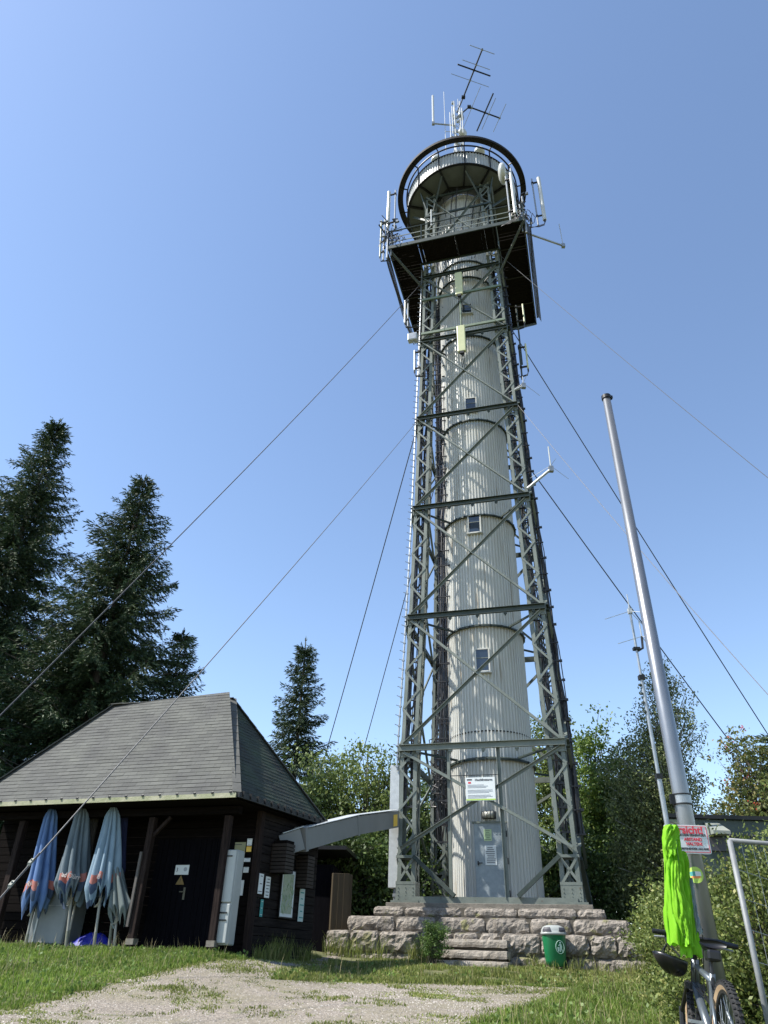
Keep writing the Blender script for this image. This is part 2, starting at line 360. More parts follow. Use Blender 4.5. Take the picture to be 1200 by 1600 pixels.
blades('grass', p3, .03, .10, lawn, 'taller green grass right of the path near the bicycle', wd=.0065, lean=.8)
p4 = scatter_points(16000, -5, 3.6, 8, 17.5, lambda x, y: inpath(x, y) and dens(x*.8+5, y*.9)+.5*dens(x*3, y*3)+random.uniform(-.5, .5) > .55)
def edge(x, y): return inpath(x, y) != inpath(x+random.uniform(-.35, .35), y+random.uniform(-.35, .35))
p4 += scatter_points(12000, -5, 3.8, 8, 18, edge)
blades('grass', p4, .012, .042, lawn2, 'sparse low tufts growing through the gravel path', wd=.007, lean=.9)
p5 = []
for k in range(22):
    a = random.uniform(.45, 1); cx, cy = 2.2+a*4.2+random.uniform(-.4, .4), 8.5+random.uniform(-1, 4.5)
    p5 += [(cx+random.gauss(0, .12), cy+random.gauss(0, .12)) for _ in range(90)]
for k in range(26):
    t = random.uniform(-3.6, 3.9); cx, cy = 2.54+.96*t+1.1*-.02, 19.23-.279*t-.25
    if abs(t+.12) > 1.1: p5 += [(cx+random.gauss(0, .12), cy+random.gauss(0, .08)) for _ in range(60)]
for k in range(9):
    s = random.uniform(1.5, 3.4); p5 += [(-2.95+.43*s+.15+random.gauss(0, .12), 14.63+.903*s+random.gauss(0, .12)) for _ in range(60)]
blades('tall_grass', p5, .15, .42, lawn2, 'taller grass tufts at the wall feet and beside the bush', wd=.006, lean=.7)
p6 = random.sample(p1, 900)+random.sample(p3, 1100)+random.sample(p2, 500)
blades('dry_stalks', p6, .12, .34, leafmat('dry_stalk', (.24, .2, .1), (.42, .36, .2), trans=.2), 'thin dry grass stalks rising out of the lawn', wd=.0028, lean=.5)
M2 = leafmat('clover', (.10, .17, .04), (.19, .30, .07), trans=.3)

# ---------------------------------------------------------------- foliage
def rotleaves(P, s, asp=.55, up=.3, fold=True):
    n = len(P); d = RS.normal(size=(n, 3)); d[:, 2] -= up; d /= np.linalg.norm(d, axis=1)[:, None]
    r = RS.normal(size=(n, 3)); x = np.cross(d, r); x /= np.linalg.norm(x, axis=1)[:, None]
    L = (s*RS.uniform(.6, 1.35, n))[:, None]
    a = P; b = P+d*L*.5+x*L*asp*.5; c = P+d*L; e = P+d*L*.5-x*L*asp*.5
    v = np.stack([a, b, c, e], 1).reshape(-1, 3); f = np.arange(n*4).reshape(-1, 4); return v, f
def broadleaf(name, base, height, crown, n, leaf, lm, bark, label, cat='tree', group=None, trunk=.12, clump=.45, droop=0, per=70, stems=1, yscale=1, berries=None):
    """crown: list of (centre xyz rel. to base, radii xyz) lobes"""
    base = V(base); t = thing(name, base, label, cat, group)
    tk = MB(); P = []; tot = sum(c[1][0]*c[1][1]*c[1][2] for c in crown)
    for s in range(stems):
        o = V((random.uniform(-.5, .5), random.uniform(-.3, .3), 0))*(stems > 1)
        top = base+V((crown[0][0][0], crown[0][0][1], height*.93)); pts = [base+o-V((0, 0, .3))+(top-base-o)*q+V((random.gauss(0, .08), random.gauss(0, .08), 0))*height*.12*q*(1-q)*4 for q in np.linspace(0, 1, 9)]
        tk.tube(pts, [trunk*(1-.88*q)/(1+.3*(stems > 1)) for q in np.linspace(0, 1, 9)], 7)
        main = pts
    for (c, r) in crown:
        k = max(3, int(n/per*c_vol(r)/tot))
        for _ in range(k):
            u = RS.normal(size=3); u /= np.linalg.norm(u); rr = RS.uniform(.25, 1)**.45*(1+.16*RS.normal())
            cc = V(base)+V(c)+V((u[0]*r[0]*rr, u[1]*r[1]*rr, u[2]*r[2]*rr))
            if cc.z < base.z+.1: cc.z = base.z+.1+RS.rand()*.4
            # limb from trunk
            if RS.rand() < .55:
                q = min(.95, max(.12, (cc.z-base.z)/height*.75)); i = int(q*8); st = main[i].lerp(main[min(8, i+1)], q*8-i)
                mid = st.lerp(cc, .5)+V((0, 0, .12*(cc-st).length))
                tk.tube([st, mid, cc], [trunk*.22, trunk*.13, trunk*.05], 4, caps=False)
            m = int(per*RS.uniform(.5, 1.5)); sg = clump*RS.uniform(.6, 1.2)
            q = RS.normal(size=(m, 3))*np.array([sg, sg, sg*.55])*.6
            if droop:
                st = RS.randint(0, 7, m); ang = st*1.1; q = np.stack([np.cos(ang)*sg*.5, np.sin(ang)*sg*.5, -RS.uniform(0, 1, m)*droop], 1)+RS.normal(size=(m, 3))*.06
            P.append(q+np.array(cc))
    P = np.concatenate(P); v, f = rotleaves(P, leaf, up=.35+droop)
    tk.build('trunk', bark, t, smooth=True)
    mk('crown', v, f, lm, t)
    if berries:
        bm = MB()
        for _ in range(berries):
            p = P[RS.randint(len(P))]
            for _ in range(9): bm.sphere(V(p)+V(RS.normal(size=3)*.04), .016, 5, 3)
        bm.build('berries', mat('rowan_berry', (.42, .06, .03), .4), t)
    return t
def c_vol(r): return r[0]*r[1]*r[2]
bark = mat('tree_bark', (.05, .042, .035), .9, 0, (.1, .085, .07), ns=6, stretch=(4, 4, .6), bump=.6, bs=14)
birchbark = mat('birch_bark', (.3, .29, .27), .8, 0, (.06, .055, .05), ns=5, lo=.5, hi=.62, stretch=(1, 1, 5))

def spruce(base, H, R, lm, label, dens_=1.0, droop=.35, z0=.6, seed=0, sparse=0):
    rs = np.random.RandomState(seed); base = V(base); t = thing('spruce_tree', base, label, 'tree', 'spruces behind the hut')
    tk = MB(); tk.tube([base+V((0, 0, -.3)), base+V((.05, 0, H*.5)), base+V((0, 0, H))], [H*.013, H*.008, .015], 8)
    Q = []; D = []; S = []
    z = z0
    while z < H-.25:
        f = 1-z/H; Lb = R*(f**.92)*1.1+.14
        nb = int(rs.randint(6, 10)*dens_); a0 = rs.uniform(0, 6.28)
        for k in range(nb):
            if rs.rand() < sparse: continue
            a = a0+6.283*k/nb+rs.normal()*.22; L = Lb*rs.uniform(.55, 1.25); dr = droop*(.3+.9*f)*rs.uniform(.6, 1.3)
            hd = np.array([math.cos(a), math.sin(a), 0]); pr = np.array([-math.sin(a), math.cos(a), 0])
            m = max(5, int(L/.13)); u = np.linspace(.06, 1, m); swp = .25*(1-f)**1.2
            zz = z+L*(swp*u-dr*.75*np.sin(u*2.0)*u+.16*u**4)
            bp = np.array(base)[None]+hd[None]*(L*u)[:, None]; bp[:, 2] = base.z+zz
            if L > .6: tk.tube([V(bp[0]), V(bp[m//2]), V(bp[-1])], [.03*f+.012, .018, .005], 4, caps=False)
            for j in range(m):
                for s in (-1, 1, 0):
                    if s and rs.rand() < .12: continue
                    tl = L*.36*(1-u[j]*.8)*rs.uniform(.4, 1.15)+.10
                    if s == 0: tl = .16+.1*rs.rand(); d = hd+np.array([0, 0, -.1+.4*rs.rand()])
                    else: d = hd*.95+pr*s*rs.uniform(.5, 1)+np.array([0, 0, -.25-.45*rs.rand()])
                    d /= np.linalg.norm(d); c = max(2, int(tl/.05)); w_ = (np.arange(c)+rs.rand(c))/c
                    pp = bp[j]+d[None]*(tl*w_)[:, None]; pp[:, 2] -= .3*tl*w_**2
                    Q.append(pp); D.append(np.repeat(d[None], c, 0)); S.append(np.full(c, .15))
        z += (.30+.22*f)*rs.uniform(.8, 1.25)
    c = 40; zt = np.linspace(H-1.2, H, c); Q.append(np.stack([np.full(c, base.x), np.full(c, base.y), base.z+zt], 1)); D.append(np.repeat(np.array([[0, 0, 1.]]), c, 0)); S.append(np.full(c, .13))
    Q = np.concatenate(Q); D = np.concatenate(D); S = np.concatenate(S); n = len(Q)
    vv = []
    for rep in range(2):
        d = D*1.0+rs.normal(size=(n, 3))*.3; d[:, 2] -= .08; d /= np.linalg.norm(d, axis=1)[:, None]
        x = np.cross(d, rs.normal(size=(n, 3))); x /= np.linalg.norm(x, axis=1)[:, None]
        l = (S*rs.uniform(.7, 1.5, n))[:, None]; P = Q+rs.normal(size=(n, 3))*.012
        vv.append(np.stack([P-x*l*.07, P+d*l*.5-x*l*.11, P+d*l, P+d*l*.5+x*l*.11], 1).reshape(-1, 3))
    v = np.concatenate(vv); f = np.arange(len(v)).reshape(-1, 4)
    tk.build('trunk', bark, t, smooth=True); mk('crown', v, f, lm, t); return t
spr = leafmat('spruce_needles', (0.0193, 0.0413, 0.0193), (0.0523, 0.0853, 0.0358), (0.0894, 0.1100, 0.0413), trans=.12, rough=.6)
spr2 = leafmat('brighter_spruce_needles', (.02, .045, .018), (.045, .085, .03), trans=.15)
def tree_at(px, py, Y, zb=None):
    p = at(px, py, Y); z = zg(p.x, Y) if zb is None else zb; return (p.x, Y, z), p.z-z
b, H = tree_at(95, 655, 26); spruce(b, H, 4.6, spr, 'tallest dark spruce at the far left, its pointed top highest of all trees', 1.35, .4, seed=1)
b, H = tree_at(228, 745, 25); spruce(b, H, 4.8, spr, 'dark spruce with thin see-through crown above the hut ridge', 1.25, .42, seed=2, sparse=.06)
b, H = tree_at(288, 985, 26.5); spruce(b, H, 2.6, spr, 'lower dark spruce peeping out right of the see-through spruce', 1.1, .4, seed=3)
b, H = tree_at(-30, 930, 22); spruce(b, H, 3.4, spr2, 'brighter spruce at the left edge, beside the roof corner', 1.2, .35, seed=4)
b, H = tree_at(160, 985, 28); spruce(b, H, 3.8, spr, 'dark spruce filling the gap between the two tall spruces', 1.3, .35, seed=6)
b, H = tree_at(478, 998, 33); spruce(b, H, 2.5, spr, 'slender lone spruce between the hut roof and the tower', 1.15, .38, seed=8)

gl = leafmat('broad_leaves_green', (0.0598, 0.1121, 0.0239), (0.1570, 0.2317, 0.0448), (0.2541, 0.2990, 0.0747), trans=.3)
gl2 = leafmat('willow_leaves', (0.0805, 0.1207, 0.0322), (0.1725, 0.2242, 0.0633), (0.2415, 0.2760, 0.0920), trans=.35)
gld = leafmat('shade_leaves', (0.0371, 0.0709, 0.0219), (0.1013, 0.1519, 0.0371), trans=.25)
bl = leafmat('birch_leaves', (0.0813, 0.1056, 0.0390), (0.1950, 0.2275, 0.0894), (0.2925, 0.3006, 0.1463), trans=.3)
hl = leafmat('hedge_leaves', (.08, .115, .028), (.19, .24, .062), (.33, .32, .10), trans=.35)
rl_ = leafmat('rowan_leaves', (0.0638, 0.0892, 0.0255), (0.1445, 0.1615, 0.0467), (0.2380, 0.1700, 0.0595), trans=.35)
GB = 'broadleaved trees behind the tower'
def bt(px, pyt, Y, crown, n, leaf, lm, label, **k):
    p = at(px, pyt, Y); z = zg(p.x, Y); H = p.z-z; k.setdefault('group', GB)
    return broadleaf('broadleaf_tree', (p.x, Y, z), H, [(V((c[0], c[1], c[2]*H)), (c[3], c[4], c[5]*H)) for c in crown], n, leaf, lm, bark, label, **k)
bt(575, 1150, 27, [(0, 0, .62, 1.7, 1.6, .36), (-.9, .2, .42, 1.5, 1.4, .34), (.9, 0, .45, 1.4, 1.4, .38)], 24000, .14, gl2, 'bushy yellow-green willow left of the tower', per=60, clump=.5, stems=3)
bt(500, 1178, 28, [(0, 0, .6, 1.5, 1.4, .36), (-.4, 0, .3, 1.7, 1.4, .3)], 17600, .14, gl2, 'lower willow bush between the roof slope and the tall willow', per=60, clump=.5, stems=3)
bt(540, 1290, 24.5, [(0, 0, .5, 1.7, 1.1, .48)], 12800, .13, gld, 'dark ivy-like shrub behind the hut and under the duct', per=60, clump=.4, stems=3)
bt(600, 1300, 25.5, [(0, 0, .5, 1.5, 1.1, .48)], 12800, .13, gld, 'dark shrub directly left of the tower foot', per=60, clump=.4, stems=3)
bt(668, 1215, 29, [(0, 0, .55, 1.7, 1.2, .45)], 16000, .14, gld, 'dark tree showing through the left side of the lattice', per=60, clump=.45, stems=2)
bt(852, 1085, 30, [(0, 0, .72, .9, .9, .27), (.1, 0, .4, 1.3, 1.2, .36)], 17600, .14, gl2, 'yellow-green tree top seen just behind the right tower leg', per=60, clump=.42)
bt(915, 1118, 27.5, [(0, 0, .7, 1.0, 1.1, .28), (-.2, 0, .35, 1.6, 1.3, .34), (.7, 0, .5, 1.1, 1.1, .3)], 27200, .13, gl, 'ash-green tree right of the tower, left of the birch', per=60, clump=.42)
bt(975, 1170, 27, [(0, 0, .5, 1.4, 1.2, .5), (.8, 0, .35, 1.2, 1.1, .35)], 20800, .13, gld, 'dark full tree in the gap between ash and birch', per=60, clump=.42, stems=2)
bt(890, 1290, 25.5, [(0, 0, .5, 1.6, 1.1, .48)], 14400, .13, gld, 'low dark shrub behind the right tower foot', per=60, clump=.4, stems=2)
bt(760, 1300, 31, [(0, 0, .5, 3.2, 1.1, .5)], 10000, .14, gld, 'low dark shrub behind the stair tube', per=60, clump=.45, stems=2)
p = at(1038, 1015, 23.5); z = zg(p.x, 23.5); H = p.z-z
broadleaf('birch_tree', (p.x-1.0, 23.5, z), H, [((.75, 0, H*.92), (.45, .5, H*.1)), ((.55, 0, H*.77), (.9, .8, H*.16)), ((-.25, 0, H*.52), (1.45, 1.1, H*.22)), ((-.6, 0, H*.3), (1.35, 1.1, H*.24)), ((.1, 0, H*.35), (1.2, 1.1, H*.3))],
          60000, .085, bl, birchbark, 'tall silver birch with hanging twigs behind the flagpole', trunk=.16, clump=.42, droop=.55, per=95)
p = at(1150, 1140, 15.5); z = zg(p.x, 15.5); H = p.z-z
broadleaf('rowan_tree', (p.x+.2, 15.5, z), H, [((-.1, 0, H*.86), (.55, .6, H*.13)), ((.2, 0, H*.68), (1.0, .9, H*.2)), ((-.35, 0, H*.55), (.95, .8, H*.16)), ((.6, 0, H*.5), (1.2, 1, H*.3))],
          24000, .08, rl_, bark, 'rowan tree with red berries above the green container', trunk=.07, clump=.22, per=36, berries=55, stems=2)
b, H = tree_at(1215, 1140, 19); spruce(b, H, 1.8, spr, 'dark conifer at the right edge behind the rowan', 1.2, .3, seed=12)
GH = 'hedge bushes at the right'
def hedge(x, y, H, lobes, n, leaf, lm, label, **k):
    z = zg(x, y); k.setdefault('clump', .2); k.setdefault('per', 50)
    return broadleaf('bush', (x, y, z), H, lobes, n, leaf, lm, bark, label, cat='bush', group=GH, trunk=.03, stems=3, **k)
hedge(3.55, 7.5, 1.7, [((0, 0, .85), (.5, .45, .9)), ((-.25, 0, .4), (.42, .4, .45))], 17600, .042, hl, 'pale green leafy bush directly behind the fence post')
hedge(4.15, 7.6, 1.85, [((0, 0, .95), (.5, .45, .98))], 14400, .042, hl, 'leafy bush behind the mesh at the right edge')
hedge(4.8, 8.5, 2.5, [((.15, 0, 1.7), (.38, .4, .95)), ((0, 0, .8), (.6, .4, .8))], 14400, .045, hl, 'taller leafy bush climbing over the container at the right edge')
hedge(3.9, 9.4, 1.8, [((0, 0, .85), (.75, .5, .85))], 14400, .045, hl, 'bush under the container vent, behind the flagpole')
hedge(4.7, 11.0, 1.5, [((0, 0, .6), (.65, .5, .65)), ((.5, 0, .8), (.55, .5, .7))], 12800, .05, hl, 'low bush left of the flagpole beyond the helmet')
hedge(3.2, 7.7, .9, [((0, 0, .4), (.55, .35, .42))], 9600, .04, hl, 'knee-high bush beside the front wheel of the bicycle')
hedge(5.3, 13.6, 1.9, [((0, 0, .8), (.8, .6, .9))], 12800, .055, hl, 'bush between the stone base and the container')
hedge(6.0, 16.2, 1.6, [((0, 0, .7), (.8, .6, .7))], 9600, .06, hl, 'bush at the right end of the stone base')
p = at(676, 1495, 18.35)
broadleaf('bush', (p.x, 18.35, zg(p.x, 18.35)), .82, [((0, 0, .42), (.3, .28, .4)), ((.12, 0, .62), (.25, .22, .2))], 7000, .035, leafmat('box_leaves', (.05, .10, .02), (.12, .19, .045), trans=.25), bark, 'small dense green bush left of the stone steps', cat='bush', trunk=.02, clump=.1, per=60, stems=3)
# weeds
wm = leafmat('weed_leaves', (0.0720, 0.1280, 0.0280), (0.1600, 0.2400, 0.0560), trans=.35)
vP = []
for x, y in random.sample(p3, 260)+random.sample(p1, 260)+random.sample(p2, 160):
    m = 9; vP.append(np.array([x, y, zg(x, y)+.03])+RS.normal(size=(m, 3))*np.array([.05, .05, .02]))
v, f = rotleaves(np.concatenate(vP), .06, .7, -.5)
tag(mk('weeds', v, f, wm), 'broad-leaved weeds and clover among the grass', 'weeds', kind='stuff')

# ---------------------------------------------------------------- stone base
C0 = V((3.66, 23.07, 0)); D = V((.9602, -.2793, 0)).normalized(); Nn = V((.2793, .9602, 0)).normalized(); UP = V((0, 0, 1))
def tw(u, v, z): return V((C0.x+D.x*u+Nn.x*v, C0.y+D.y*u+Nn.y*v, z))
TH = math.atan2(D.y, D.x)
def block(mb, u0, u1, v0, v1, z0, z1, rough=.03, rnd=.022, mi=0):
    """a rough-hewn stone: subdivided box pushed about by noise"""
    nu = max(3, int((u1-u0)/.08)); nv = max(3, int((v1-v0)/.12)); nz = max(3, int((z1-z0)/.07))
    idx = {}; sd = random.uniform(0, 99)
    def vert(i, j, k):
        if (i, j, k) in idx: return idx[(i, j, k)]
        a, b, c = i/nu, j/nv, k/nz; u = u0+(u1-u0)*a; v = v0+(v1-v0)*b; z = z0+(z1-z0)*c
        e = sum(1 for q in (a, b, c) if q in (0, 1)); r = rnd*(e-1)
        u += (r if a == 0 else -r if a == 1 else 0); v += (r if b == 0 else -r if b == 1 else 0); z += (r if c == 0 else -r if c == 1 else 0)
        q = V((u*3+sd, v*3, z*3)); nn = mnoise.noise_vector(q)*rough*.8+mnoise.noise_vector(q*3.1)*rough*.8+mnoise.noise_vector(q*7.3)*rough*.7
        bul = rough*.8*math.sin(math.pi*min(1, max(0, a)))*math.sin(math.pi*c) if b == 0 else 0
        nn.z *= .35 if c == 1 else 1
        idx[(i, j, k)] = len(mb.v); mb.v.append(tuple(tw(u+nn.x, v+nn.y-bul, z+nn.z))); return idx[(i, j, k)]
    def face(fn, n, m, flip):
        for a in range(n):
            for b in range(m):
                q = [fn(a, b), fn(a+1, b), fn(a+1, b+1), fn(a, b+1)]; mb.f.append(tuple(q[::-1] if flip else q)); mb.m.append(mi)
    face(lambda a, b: vert(a, 0, b), nu, nz, False); face(lambda a, b: vert(a, nv, b), nu, nz, True)
    face(lambda a, b: vert(0, a, b), nv, nz, True); face(lambda a, b: vert(nu, a, b), nv, nz, False)
    face(lambda a, b: vert(a, b, nz), nu, nv, False)
base = thing('stone_base', tw(0, 0, 1.4), 'stepped granite block base under the lattice tower', 'stone base')
def tier(hw, z0, z1, rows, lmin, lmax, dp, rough, name='tier', m=None):
    mb = MB(); zz = np.linspace(z0, z1, rows+1)
    mb.box(tw(0, 0, (z0+z1)/2), 2*hw-.11, 2*hw-.11, z1-z0-.03, TH); mb.build('core', mat('dark_mortar', (.11, .095, .075), .95, 0, (.09, .08, .062), ns=7, bump=.5), base); mb = MB()
    for r in range(rows):
        for side in range(4):
            u = -hw
            while u < hw-.01:
                l = random.uniform(lmin, lmax); u1 = min(hw, u+l)
                if hw-u1 < lmin*.5: u1 = hw
                if side == 0: block(mb, u+.008, u1-.008, -hw+random.uniform(-.03, .03), -hw+dp, zz[r]+.006, zz[r+1]-.004, rough)
                elif side == 1: block(mb, hw-dp, hw, u, u1, zz[r]+.006, zz[r+1]-.004, rough*.7)
                elif side == 2: block(mb, -hw, -hw+dp, u, u1, zz[r]+.006, zz[r+1]-.004, rough*.7)
                u = u1
    return mb.build(name, m or M['granite'], base, smooth=False)
tier(3.86, 1.2, 2.1, 2, .5, 1.15, .45, .05)
tier(3.45, 2.08, 2.43, 1, .9, 1.7, .5, .035)
tier(2.92, 2.42, 2.68, 1, .8, 1.9, .5, .025)
mb = MB(); mb.box(tw(0, 0, 2.72), 5.3, 5.3, .12, TH); mb.build('top_slab', M['concrete'], base, bevel=.01)
for i, (z0, z1, f, hw) in enumerate(((1.15, 1.525, -5.0, .88), (1.3, 1.73, -4.6, .84), (1.4, 1.955, -4.25, .80))):
    mb = MB(); block(mb, -.12-hw, -.12+hw, f, -3.85, z1-.165, z1, .018, .006); mb.box(tw(-.12, (f-3.85)/2+.05, (z0+z1-.17)/2), hw*2-.1, -3.85-f-.12, z1-.17-z0, TH, 1)
    mb.build('step', [M['granitet'], mat('dark_mortar', (.11, .095, .075), .95)], base, smooth=False)

# ---------------------------------------------------------------- lattice tower
T = thing('lattice_tower', tw(0, 0, 2.78), 'tall green steel lattice lookout tower around a pale corrugated stair tube', 'tower')
ZL = [2.78, 6.8, 11.05, 15.4, 19.7, 24.1, 28.3, 34.9]
WL = [2.42, 2.37, 2.2, 2.06, 1.95, 1.83, 1.74, 1.62]
def hw(z): return float(np.interp(z, ZL, WL))
LW = .5
def legc(sx, sy, i, j, z): w_ = hw(z); return tw(sx*(w_-LW*i), sy*(w_-LW*j), z)
for sx in (-1, 1):
    for sy in (-1, 1):
        mb = MB(); lc = MB()
        for k in range(len(ZL)-1):
            z0, z1 = ZL[k], ZL[k+1]
            for i in (0, 1):
                for j in (0, 1):
                    mb.angle(legc(sx, sy, i, j, z0), legc(sx, sy, i, j, z1), D*sx*(-1 if i == 0 else 1), Nn*sy*(-1 if j == 0 else 1), .11, .014)
            n = max(2, int(round((z1-z0)/.62)));
            if k == 0: zs_ = [3.95+(z1-3.95)*q/5 for q in range(6)]
            else: zs_ = [z0+(z1-z0)*q/n for q in range(n+1)]
            for q in range(len(zs_)-1):
                a, b_ = zs_[q], zs_[q+1]; p_ = q % 2
                for (i0, j0, i1, j1, nn) in ((0, 0, 1, 0, Nn*sy), (0, 1, 1, 1, Nn*sy), (0, 0, 0, 1, D*sx), (1, 0, 1, 1, D*sx)):
                    A = legc(sx, sy, i1, j1, a) if p_ else legc(sx, sy, i0, j0, a); B = legc(sx, sy, i0, j0, b_) if p_ else legc(sx, sy, i1, j1, b_)
                    o_ = nn*(.012 if (j0 == j1 == 0 or i0 == i1 == 0) else -.012)
                    lc.beam(A+o_, B+o_, .06, .012, nn)
        # foot: gusset box, crossed plate, rivets
        z = 2.78; h_ = hw(z)
        ct = tw(sx*(h_-LW/2), sy*(h_-LW/2), 0)
        mb.box(V((ct.x, ct.y, 3.02)), LW+.04, LW+.04, .44, TH); mb.box(V((ct.x, ct.y, 2.815)), LW+.26, LW+.26, .05, TH)
        for fx in np.linspace(-.2, .2, 3):
            for fz in (2.88, 2.97, 3.06, 3.15):
                c = ct+D*fx-Nn*(LW/2+.028); mb.sphere((c.x, c.y, fz), .014, 6, 4)
        for zz_ in (3.26, 3.9):
            mb.box(V((ct.x, ct.y, zz_)), LW+.05, LW+.05, .07, TH)
        for (nn, tt) in ((Nn*-1, D), (Nn, D), (D*-1, Nn), (D, Nn)):
            c = ct+nn*(LW/2+.014)
            for s_ in (-1, 1): lc.beam(V((c.x, c.y, 3.28))-tt*.21*s_, V((c.x, c.y, 3.86))+tt*.21*s_, .065, .012, nn)
        # gussets and splice plates at each level
        for z in ZL[1:-1]:
            c = tw(sx*(hw(z)-.12), sy*(hw(z)+.02), z-.05); mb.obox(c, D*.17, Nn*.008, UP*.2)
            c = tw(sx*(hw(z)+.02), sy*(hw(z)-.12), z-.05); mb.obox(c, Nn*.17, D*.008, UP*.2)
            for q in (-.1, .1):
                for r_ in (-.12, 0, .1):
                    c = tw(sx*(hw(z)-.12)+q, sy*(hw(z)+.03), z-.05+r_); mb.sphere(c, .016, 5, 3)
        # step bolts on the outer left chords
        L_ = mb.build('lattice_leg', M['steel'], T); lc.build('lacing', M['steel'], L_)
faces = [(D, Nn*-1), (D, Nn), (Nn, D*-1), (Nn, D)]
def fp(f, s, z, off=0, w_=None):       # point on face f (0..3) at sideways position s and height z
    t_, n_ = faces[f]; w0 = hw(z); q = V((C0.x, C0.y, 0))+t_*s+n_*(w0+off); return V((q.x, q.y, z))
for z in ZL[1:-1]:
    for f in range(4):
        t_, n_ = faces[f]; w0 = hw(z); mb = MB()
        a, b_ = fp(f, -w0-.03, z, .06), fp(f, w0+.03, z, .06)
        mb.beam(a, b_, .012, .17, UP); mb.beam(a+UP*.085+n_*.04, b_+UP*.085+n_*.04, .09, .012, UP); mb.beam(a-UP*.085+n_*.04, b_-UP*.085+n_*.04, .09, .012, UP)
        nb = 5
        for k in range(nb):
            c = a.lerp(b_, (k+.7)/nb-.02)-UP*.12+n_*.02; mb.obox(c, t_*.05, n_*.045, UP*.03); mb.obox(c-UP*.05, t_*.025, n_*.025, UP*.03)
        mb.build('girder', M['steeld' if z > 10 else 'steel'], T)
ZX = [3.98]+ZL[1:-1]+[29.6, 34.7]
for k in range(len(ZX)-1):
    z0, z1 = ZX[k]+.12, ZX[k+1]-.12
    if k == len(ZX)-3: continue
    for f in range(4):
        t_, n_ = faces[f]
        if z0 > 29 and f == 1: pass
        for s_ in (-1, 1):
            w0, w1 = hw(z0)-.1, hw(z1)-.1
            A, B = fp(f, -s_*w0, z0, .035 if s_ > 0 else .075), fp(f, s_*w1, z1, .035 if s_ > 0 else .075)
            t2 = (B-A).normalized(); side = t2.cross(n_).normalized(); mb = MB(); mb.angle(A-side*.04, B-side*.04, side, n_, .085, .012)
            mb.build('cross_brace', M['steel'], T)
# portal posts, knee braces and base sill
for f in range(4):
    t_, n_ = faces[f]; mb = MB()
    mb.beam(fp(f, -2.3, 2.86, .0), fp(f, 2.3, 2.86, .0), .16, .15, UP); mb.build('base_sill', M['steel'], T)
    for s_ in (-1, 1):
        mb = MB(); mb.beam(fp(f, s_*1.95, 3.9, .05), fp(f, s_*.82, 2.95, .13), .1, .12, n_)
        mb.build('knee_brace', M['steeld'], T)
        if f == 0:
            mb = MB(); a = fp(0, -.88 if s_ < 0 else .50, 2.9, .01); b_ = fp(0, -.88 if s_ < 0 else .46, 6.75, .01); mb.angle(a, b_, D*s_, Nn*-1, .1, .014); mb.build('portal_post', M['steel'], T)
mb = MB(); mb.beam(tw(-.9, -hw(5.9)-.03, 5.98), tw(.5, -hw(5.9)-.03, 5.98), .012, .02); mb.build('sign_wire', M['dark'], T)
# corrugated stair tube
RT = 1.265
def corr(R, n, dp):
    P_ = []
    for k in range(n):
        for a_, r_ in ((0, 0), (.32, 0), (.5, 1), (.82, 1)):
            a = 2*math.pi*(k+a_)/n; P_.append(((R+dp*r_)*math.cos(a), (R+dp*r_)*math.sin(a)))
    return P_
mb = MB(); zs_ = [2.8, 6.7, 11, 15.35, 19.85, 24.6, 28.45, 29.6, 34.9]
for a, b_ in zip(zs_[:-1], zs_[1:]): mb.ribbon(corr(RT, 72, .042), C0, a, b_)
stair = mb.build('stair_tube', M['tube'], T)
for z in zs_[1:-1]:
    mb = MB(); mb.lathe([(RT+.03, z-.04), (RT+.115, z-.055), (RT+.115, z+.0), (RT+.03, z+.05)], C0, 72); mb.build('collar', M['steeld'], T, smooth=False)
for z in zs_[1:-1]:
    mb = MB()
    for k in range(24):
        a = 2*math.pi*k/24; d_ = V((math.cos(a), math.sin(a), 0)); mb.obox(V((C0.x, C0.y, z-.02))+d_*(RT+.125), d_*.012, V((-d_.y, d_.x, 0))*.018, UP*.018)
    tag(mb.build('collar_bolts', M['dark'], T), kind='stuff')
mb = MB(); mb.lathe([(RT+.034, 7.5), (RT+.04, 7.52), (RT+.034, 7.54)], C0, 72); mb.build('strap', M['dark'], T)
for z in ZL[1:-1]:
    for sx, sy in ((-1, -1), (1, -1), (-1, 1), (1, 1)):
        mb = MB(); a = tw(sx*hw(z), sy*hw(z), z); t_ = (C0-V((a.x, a.y, 0))).normalized(); mb.beam(a, V((C0.x, C0.y, z-.05))-t_*(RT+.05), .05, .06)
        mb.build('tie_bar', M['steeld'], T)
# windows, facing the viewer's side of the tube
def tube_frame(angdeg, z, r=RT+.03):
    a = math.radians(angdeg); n_ = V((math.cos(a), math.sin(a), 0)); return V((C0.x, C0.y, z))+n_*r, V((-math.sin(a), math.cos(a), 0)), n_
for z, h_, ang in ((9.78, .72, -104), (14.97, .7, -106), (20.65, .66, -102), (26.3, .55, -100), (31.0, .5, -95)):
    c, t_, n_ = tube_frame(ang, z); mb = MB(); wd = .4
    for s_ in (-1, 1):
        mb.obox(c+t_*s_*(wd/2+.02), t_*.025, n_*.05, UP*(h_/2+.04)); mb.obox(c+UP*s_*(h_/2+.02), t_*(wd/2), n_*.05, UP*.022)
    mb.obox(c-UP*(h_/2+.07)+n_*.05, t_*(wd/2+.08), n_*.07, UP*.015)
    wn = mb.build('window', M['tube'], T); mb = MB(); mb.obox(c+n_*.02, t_*wd/2, n_*.006, UP*h_/2); mb.obox(c+UP*h_*.1+n_*.03, t_*wd/2, n_*.008, UP*.012, 1); mb.build('pane', [M['glass'], M['steel']], wn)
